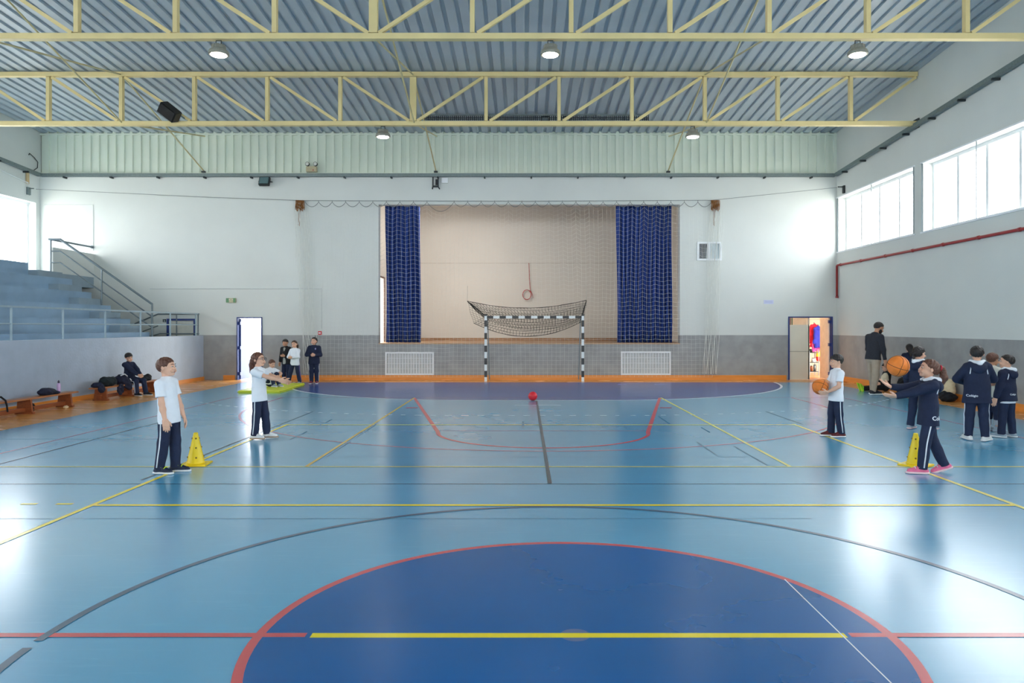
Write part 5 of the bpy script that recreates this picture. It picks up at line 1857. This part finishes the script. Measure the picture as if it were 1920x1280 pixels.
bench(13.2, 16.35, 'low wooden bench with the pink bottle on it')
bench(17.15, 19.95, 'low wooden bench with the sitting boy and dark jackets')


def lump(name, label, cat, loc, parts, m, vox=.011, amp=.008, seed=0, extra=()):
    t = thing(name, label, cat, loc)
    q = Soft(.03)
    for p in parts:
        if len(p) == 2: q.ell(p[0], p[1])
        else: q.limb(p[0], p[1], p[2], p[3])
    def wr(X, Y, Z):
        return amp * (np.sin(38 * X + 21 * Z + seed) * np.sin(33 * Y + 1.3 * seed) + .7 * np.sin(61 * Z + 40 * Y - 23 * X + seed))
    q.post.append(wr)
    q.build('cloth', m, t, vox)
    for (nm, pts, r, mm) in extra:
        MB().tube(pts, r, 6).build(nm, mm, t, True)
    return t


DKG = mat('dark_green_cloth', (22, 36, 40), .85, 0, .2, 14, .3, 50)
DKN = mat('dark_navy_cloth', (24, 28, 52), .85, 0, .2, 14, .3, 50)
sx = -9.98
lump('folded_jacket', 'dark green jacket lying on the near end of the second bench', 'jacket', (sx, 17.75, .32),
     (((0, 0, .09), (.13, .3, .10)), ((.02, -.2, .14), (.1, .14, .10)), ((-.05, .2, .1), (.1, .15, .09)), ((.05, .0, .14), (.08, .2, .08))), DKG, seed=1)
lump('folded_jacket', 'navy jacket with white trim heaped beside the sitting boy', 'jacket', (sx, 18.32, .32),
     (((0, 0, .11), (.14, .2, .13)), ((.1, .05, .02), (.08, .16, .12)), ((.14, .1, -.06), (.05, .12, .1)), ((-.02, .1, .15), (.08, .1, .08))), DKN, seed=2,
     extra=(('white_trim', [(.06, -.15, .22), (.09, -.02, .25), (.1, .08, .19)], .014, STRIPE), ('white_trim', [(.14, .12, .13), (.16, .16, .08)], .014, STRIPE)))
lump('jacket_sleeve', 'navy jacket hanging over the near end of the second bench', 'jacket', (sx, 17.28, .32),
     (((0, .0, .05), (.12, .15, .07)), ((.13, -.05, -.03), (.05, .12, .09))), DKN, seed=3)
lump('hanging_jacket', 'dark jacket hanging down under the second bench seat', 'jacket', (sx + .16, 17.98, .2),
     (((0, 0, 0), (.03, .14, .12)), ((0, .04, .08), (.03, .1, .08))), DKN, seed=4)
lump('folded_jacket', 'dark jacket on the far end of the bench past the boy', 'jacket', (sx, 19.45, .32),
     (((0, 0, .06), (.12, .26, .08)), ((.02, .12, .11), (.07, .1, .07))), BLACKF, seed=5)
lump('knit_cap', 'dark cap lying beside the pink bottle on the bench', 'cap', (sx, 15.45, .32),
     (((0, 0, .06), (.12, .24, .08)), ((.03, -.1, .09), (.09, .12, .06)), ((.06, .2, .03), (.08, .12, .03))), DKN, seed=6, amp=.004)
lump('dark_bag', 'dark bag lying under the first bench behind its leg', 'bag', (sx - .06, 14.95, .0),
     (((0, 0, .09), (.1, .2, .09)), ((0, .06, .13), (.07, .1, .06))), BLACKF, seed=7)
lump('backpack', 'black backpack with strap at the picture edge on the bench', 'bag', (sx, 13.85, .32),
     (((0, 0, .1), (.12, .16, .12)),), BLACKF, seed=8, extra=(('strap', [(.1, .1, .1), (.14, .18, .02), (.15, .2, -.08), (.15, .22, -.2)], .018, BLACKF),))
lump('dark_coat', 'dark coat draped on the railing at the left picture edge', 'coat', (XBL - .06, 14.58, 1.55),
     (((.03, 0, .16), (.07, .14, .16)), ((.05, .12, .2), (.06, .1, .08)), ((.03, -.3, .2), (.08, .3, .22))), BLACKF, seed=9)
# bottle
t = thing('water_bottle', 'pink water bottle standing on the first bench', 'bottle', (sx, 15.85, .32))
MB().lathe([(.030, 0), (.036, .01), (.036, .17), (.028, .2), (.018, .215)], n=20).build('body', mat('bottle_pink', (214, 178, 220), .35), t, True)
MB().lathe([(.02, .213), (.021, .25), (.014, .262), (.008, .275)], n=16).build('cap', mat('bottle_cap', (70, 60, 84), .4), t, True)
# floor litter by the bench
t = thing('crumpled_paper', 'pale crumpled paper by the foot of the first bench', 'paper', (sx + .22, 15.75, 0))
q = Soft(.01); q.ell((0, 0, .03), (.05, .04, .032)); q.post.append(lambda X, Y, Z: .008 * np.sin(90 * X + 70 * Z) * np.sin(80 * Y + 60 * X)); q.build('wad', mat('paper', (220, 190, 150), .8), t, .006)

# ------------------------------------------------------------------ bags at the right wall
lump('backpack', 'beige and black backpack leaning on the right wall behind the ponytail', 'backpack', (10.02, 17.5, 0),
     (((0, 0, .22), (.13, .18, .24)), ((.05, .05, .38), (.1, .14, .12))), mat('beige_canvas', (216, 196, 160), .85, 0, .08, 8), seed=11, amp=.006)
lump('black_bag', 'black bag lying before the beige backpack at the right wall', 'bag', (9.84, 17.2, 0),
     (((0, 0, .1), (.2, .18, .11)), ((-.08, .02, .16), (.12, .12, .08))), BLACKF, seed=12)
lump('black_backpack', 'black backpack against the right wall behind the seated child', 'backpack', (9.95, 19.45, 0),
     (((0, 0, .2), (.15, .2, .22)), ((-.1, -.05, .1), (.1, .16, .1))), BLACKF, seed=13)
lump('cream_cloth', 'cream hooded cloth on the lap of the seated child', 'cloth', (9.60, 19.75, .2),
     (((0, 0, .14), (.1, .09, .12)), ((.02, 0, .24), (.07, .07, .07))), mat('cream_cloth', (226, 212, 184), .85, 0, .06, 9), seed=14, amp=.005)

# ------------------------------------------------------------------ store room contents
def coat(label, x, y, z1, w, h, m, seed):
    t = thing('hanging_coat', label, 'coat', (x, y, z1 - h), group='coats in the store room')
    q = Soft(.03)
    q.limb((-w * .22, 0, h * .86), (w * .22, 0, h * .86), .07, .07)
    q.limb((0, 0, h * .85), (0, 0, .05), w * .32, w * .42, (0, 1, 0), 2.4, fb=True)
    q.limb((-w * .3, 0, h * .84), (-w * .42, 0, h * .25), .06, .05)
    q.limb((w * .3, 0, h * .84), (w * .42, 0, h * .25), .06, .05)
    q.post.append(lambda X, Y, Z: .012 * np.sin(46 * X + 4 * Z + seed) + .006 * np.sin(30 * Z + 20 * X))
    q.build('cloth', m, t, .015)
    MB().tube([(0, 0, h * .93), (0, .02, h + .02), (0, .06, h + .03)], .012, 5).build('hanger_hook', M_DARK, t)
    return t


yc = 27.2
coat('bright red coat hanging in the store room', pxX(1527, yc), yc, pxZ(606, yc), .42, .92, mat('red_coat', (222, 30, 66), .7, 0, .12, 6), 1)
coat('royal blue coat hanging in the store room', pxX(1534.5, yc - .25), yc - .25, pxZ(610, yc - .25), .38, .86, mat('blue_coat', (44, 52, 180), .7, 0, .14, 6), 2)
coat('pink flowered coat hanging low behind the blue one', pxX(1531, yc - .1), yc - .1, pxZ(640, yc), .34, .42, mat('pink_coat', (220, 90, 190), .7, 0, .3, 12), 3)
t = thing('clothes_rail', 'steel clothes rail carrying the coloured coats', 'rail', (pxX(1530, 27.2), 27.2, 0))
MB().tube([(-1.0, .06, 0), (-1.0, .06, 2.0), (.9, .06, 2.0), (.9, .06, 0)], .018, 8).build('frame', M_STEEL, t)
t = thing('yellow_bag', 'yellow bag with red bottom hanging in the store room', 'bag', (pxX(1535, 26.6), 26.6, pxZ(672, 26.6)))
q = Soft(.02); q.limb((0, 0, .07), (0, 0, .24), .095, .08, (0, 1, 0), 1.8, fa=True, fb=True); q.build('upper', mat('bag_yellow', (246, 206, 30), .5), t, .01)
q = Soft(.01); q.limb((0, 0, 0), (0, 0, .07), .1, .097, (0, 1, 0), 1.8, fb=True); q.build('bottom', mat('bag_red', (210, 40, 36), .5), t, .01)
MB().tube([(-.05, 0, .24), (-.03, 0, .32), (.03, 0, .32), (.05, 0, .24)], .01, 6).build('handle', mat('bag_yellow', (246, 206, 30), .5), t)
t = thing('store_shelf', 'small metal shelf with oddments standing in the store room', 'shelf', (pxX(1523, 26.6), 26.6, 0))
for z in (.12, .45, .8):
    MB().box(-.17, .17, -.18, .18, z, z + .02).build('shelf_board', M_DARK, t)
for (x, y) in ((-.16, -.17), (.16, -.17), (-.16, .17), (.16, .17)):
    MB().tube([(x, y, 0), (x, y, .86)], .012, 6).build('upright', M_STEEL, t)
for lab, x, z, r, hgt, m in (('brown jar on the lower shelf in the store room', -.05, .14, .045, .2, M_BENCH), ('grey tin on the lower shelf in the store room', .07, .14, .05, .24, M_STEEL),
                             ('black box-like pot on the top shelf in the store room', -.08, .82, .06, .12, M_BLACK), ('pale tub on the middle shelf in the store room', .03, .47, .08, .15, M_WFRAME)):
    t = thing('storage_jar', lab, 'jar', (pxX(1523, 26.6) + x, 26.6 - .05, z), group='jars on the store shelf')
    MB().lathe([(r, 0), (r, hgt * .8), (r * .8, hgt * .9)], n=16).build('body', m, t, True)
    MB().lathe([(r * .82, hgt * .88), (r * .82, hgt)], n=16).build('lid', M_DARK, t)
t = thing('string_curtain', 'pale hanging strips behind the store door top pane', 'blind', (pxX(1499, 24.7), 24.7, 1.75))
for k in range(12):
    x = -.30 + k * .052
    MB().box(x - .02, x + .02, -.004, .004, 0, .34).build('strip', mat(('strip_cream', 'strip_green', 'strip_dark')[2 if k == 0 else 1 if k == 1 else 0], ((244, 232, 206), (70, 130, 96), (120, 110, 100))[2 if k == 0 else 1 if k == 1 else 0], .6), t)
MB().box(-.34, .34, -.01, .01, .34, .37).build('head_rail', M_WFRAME, t)
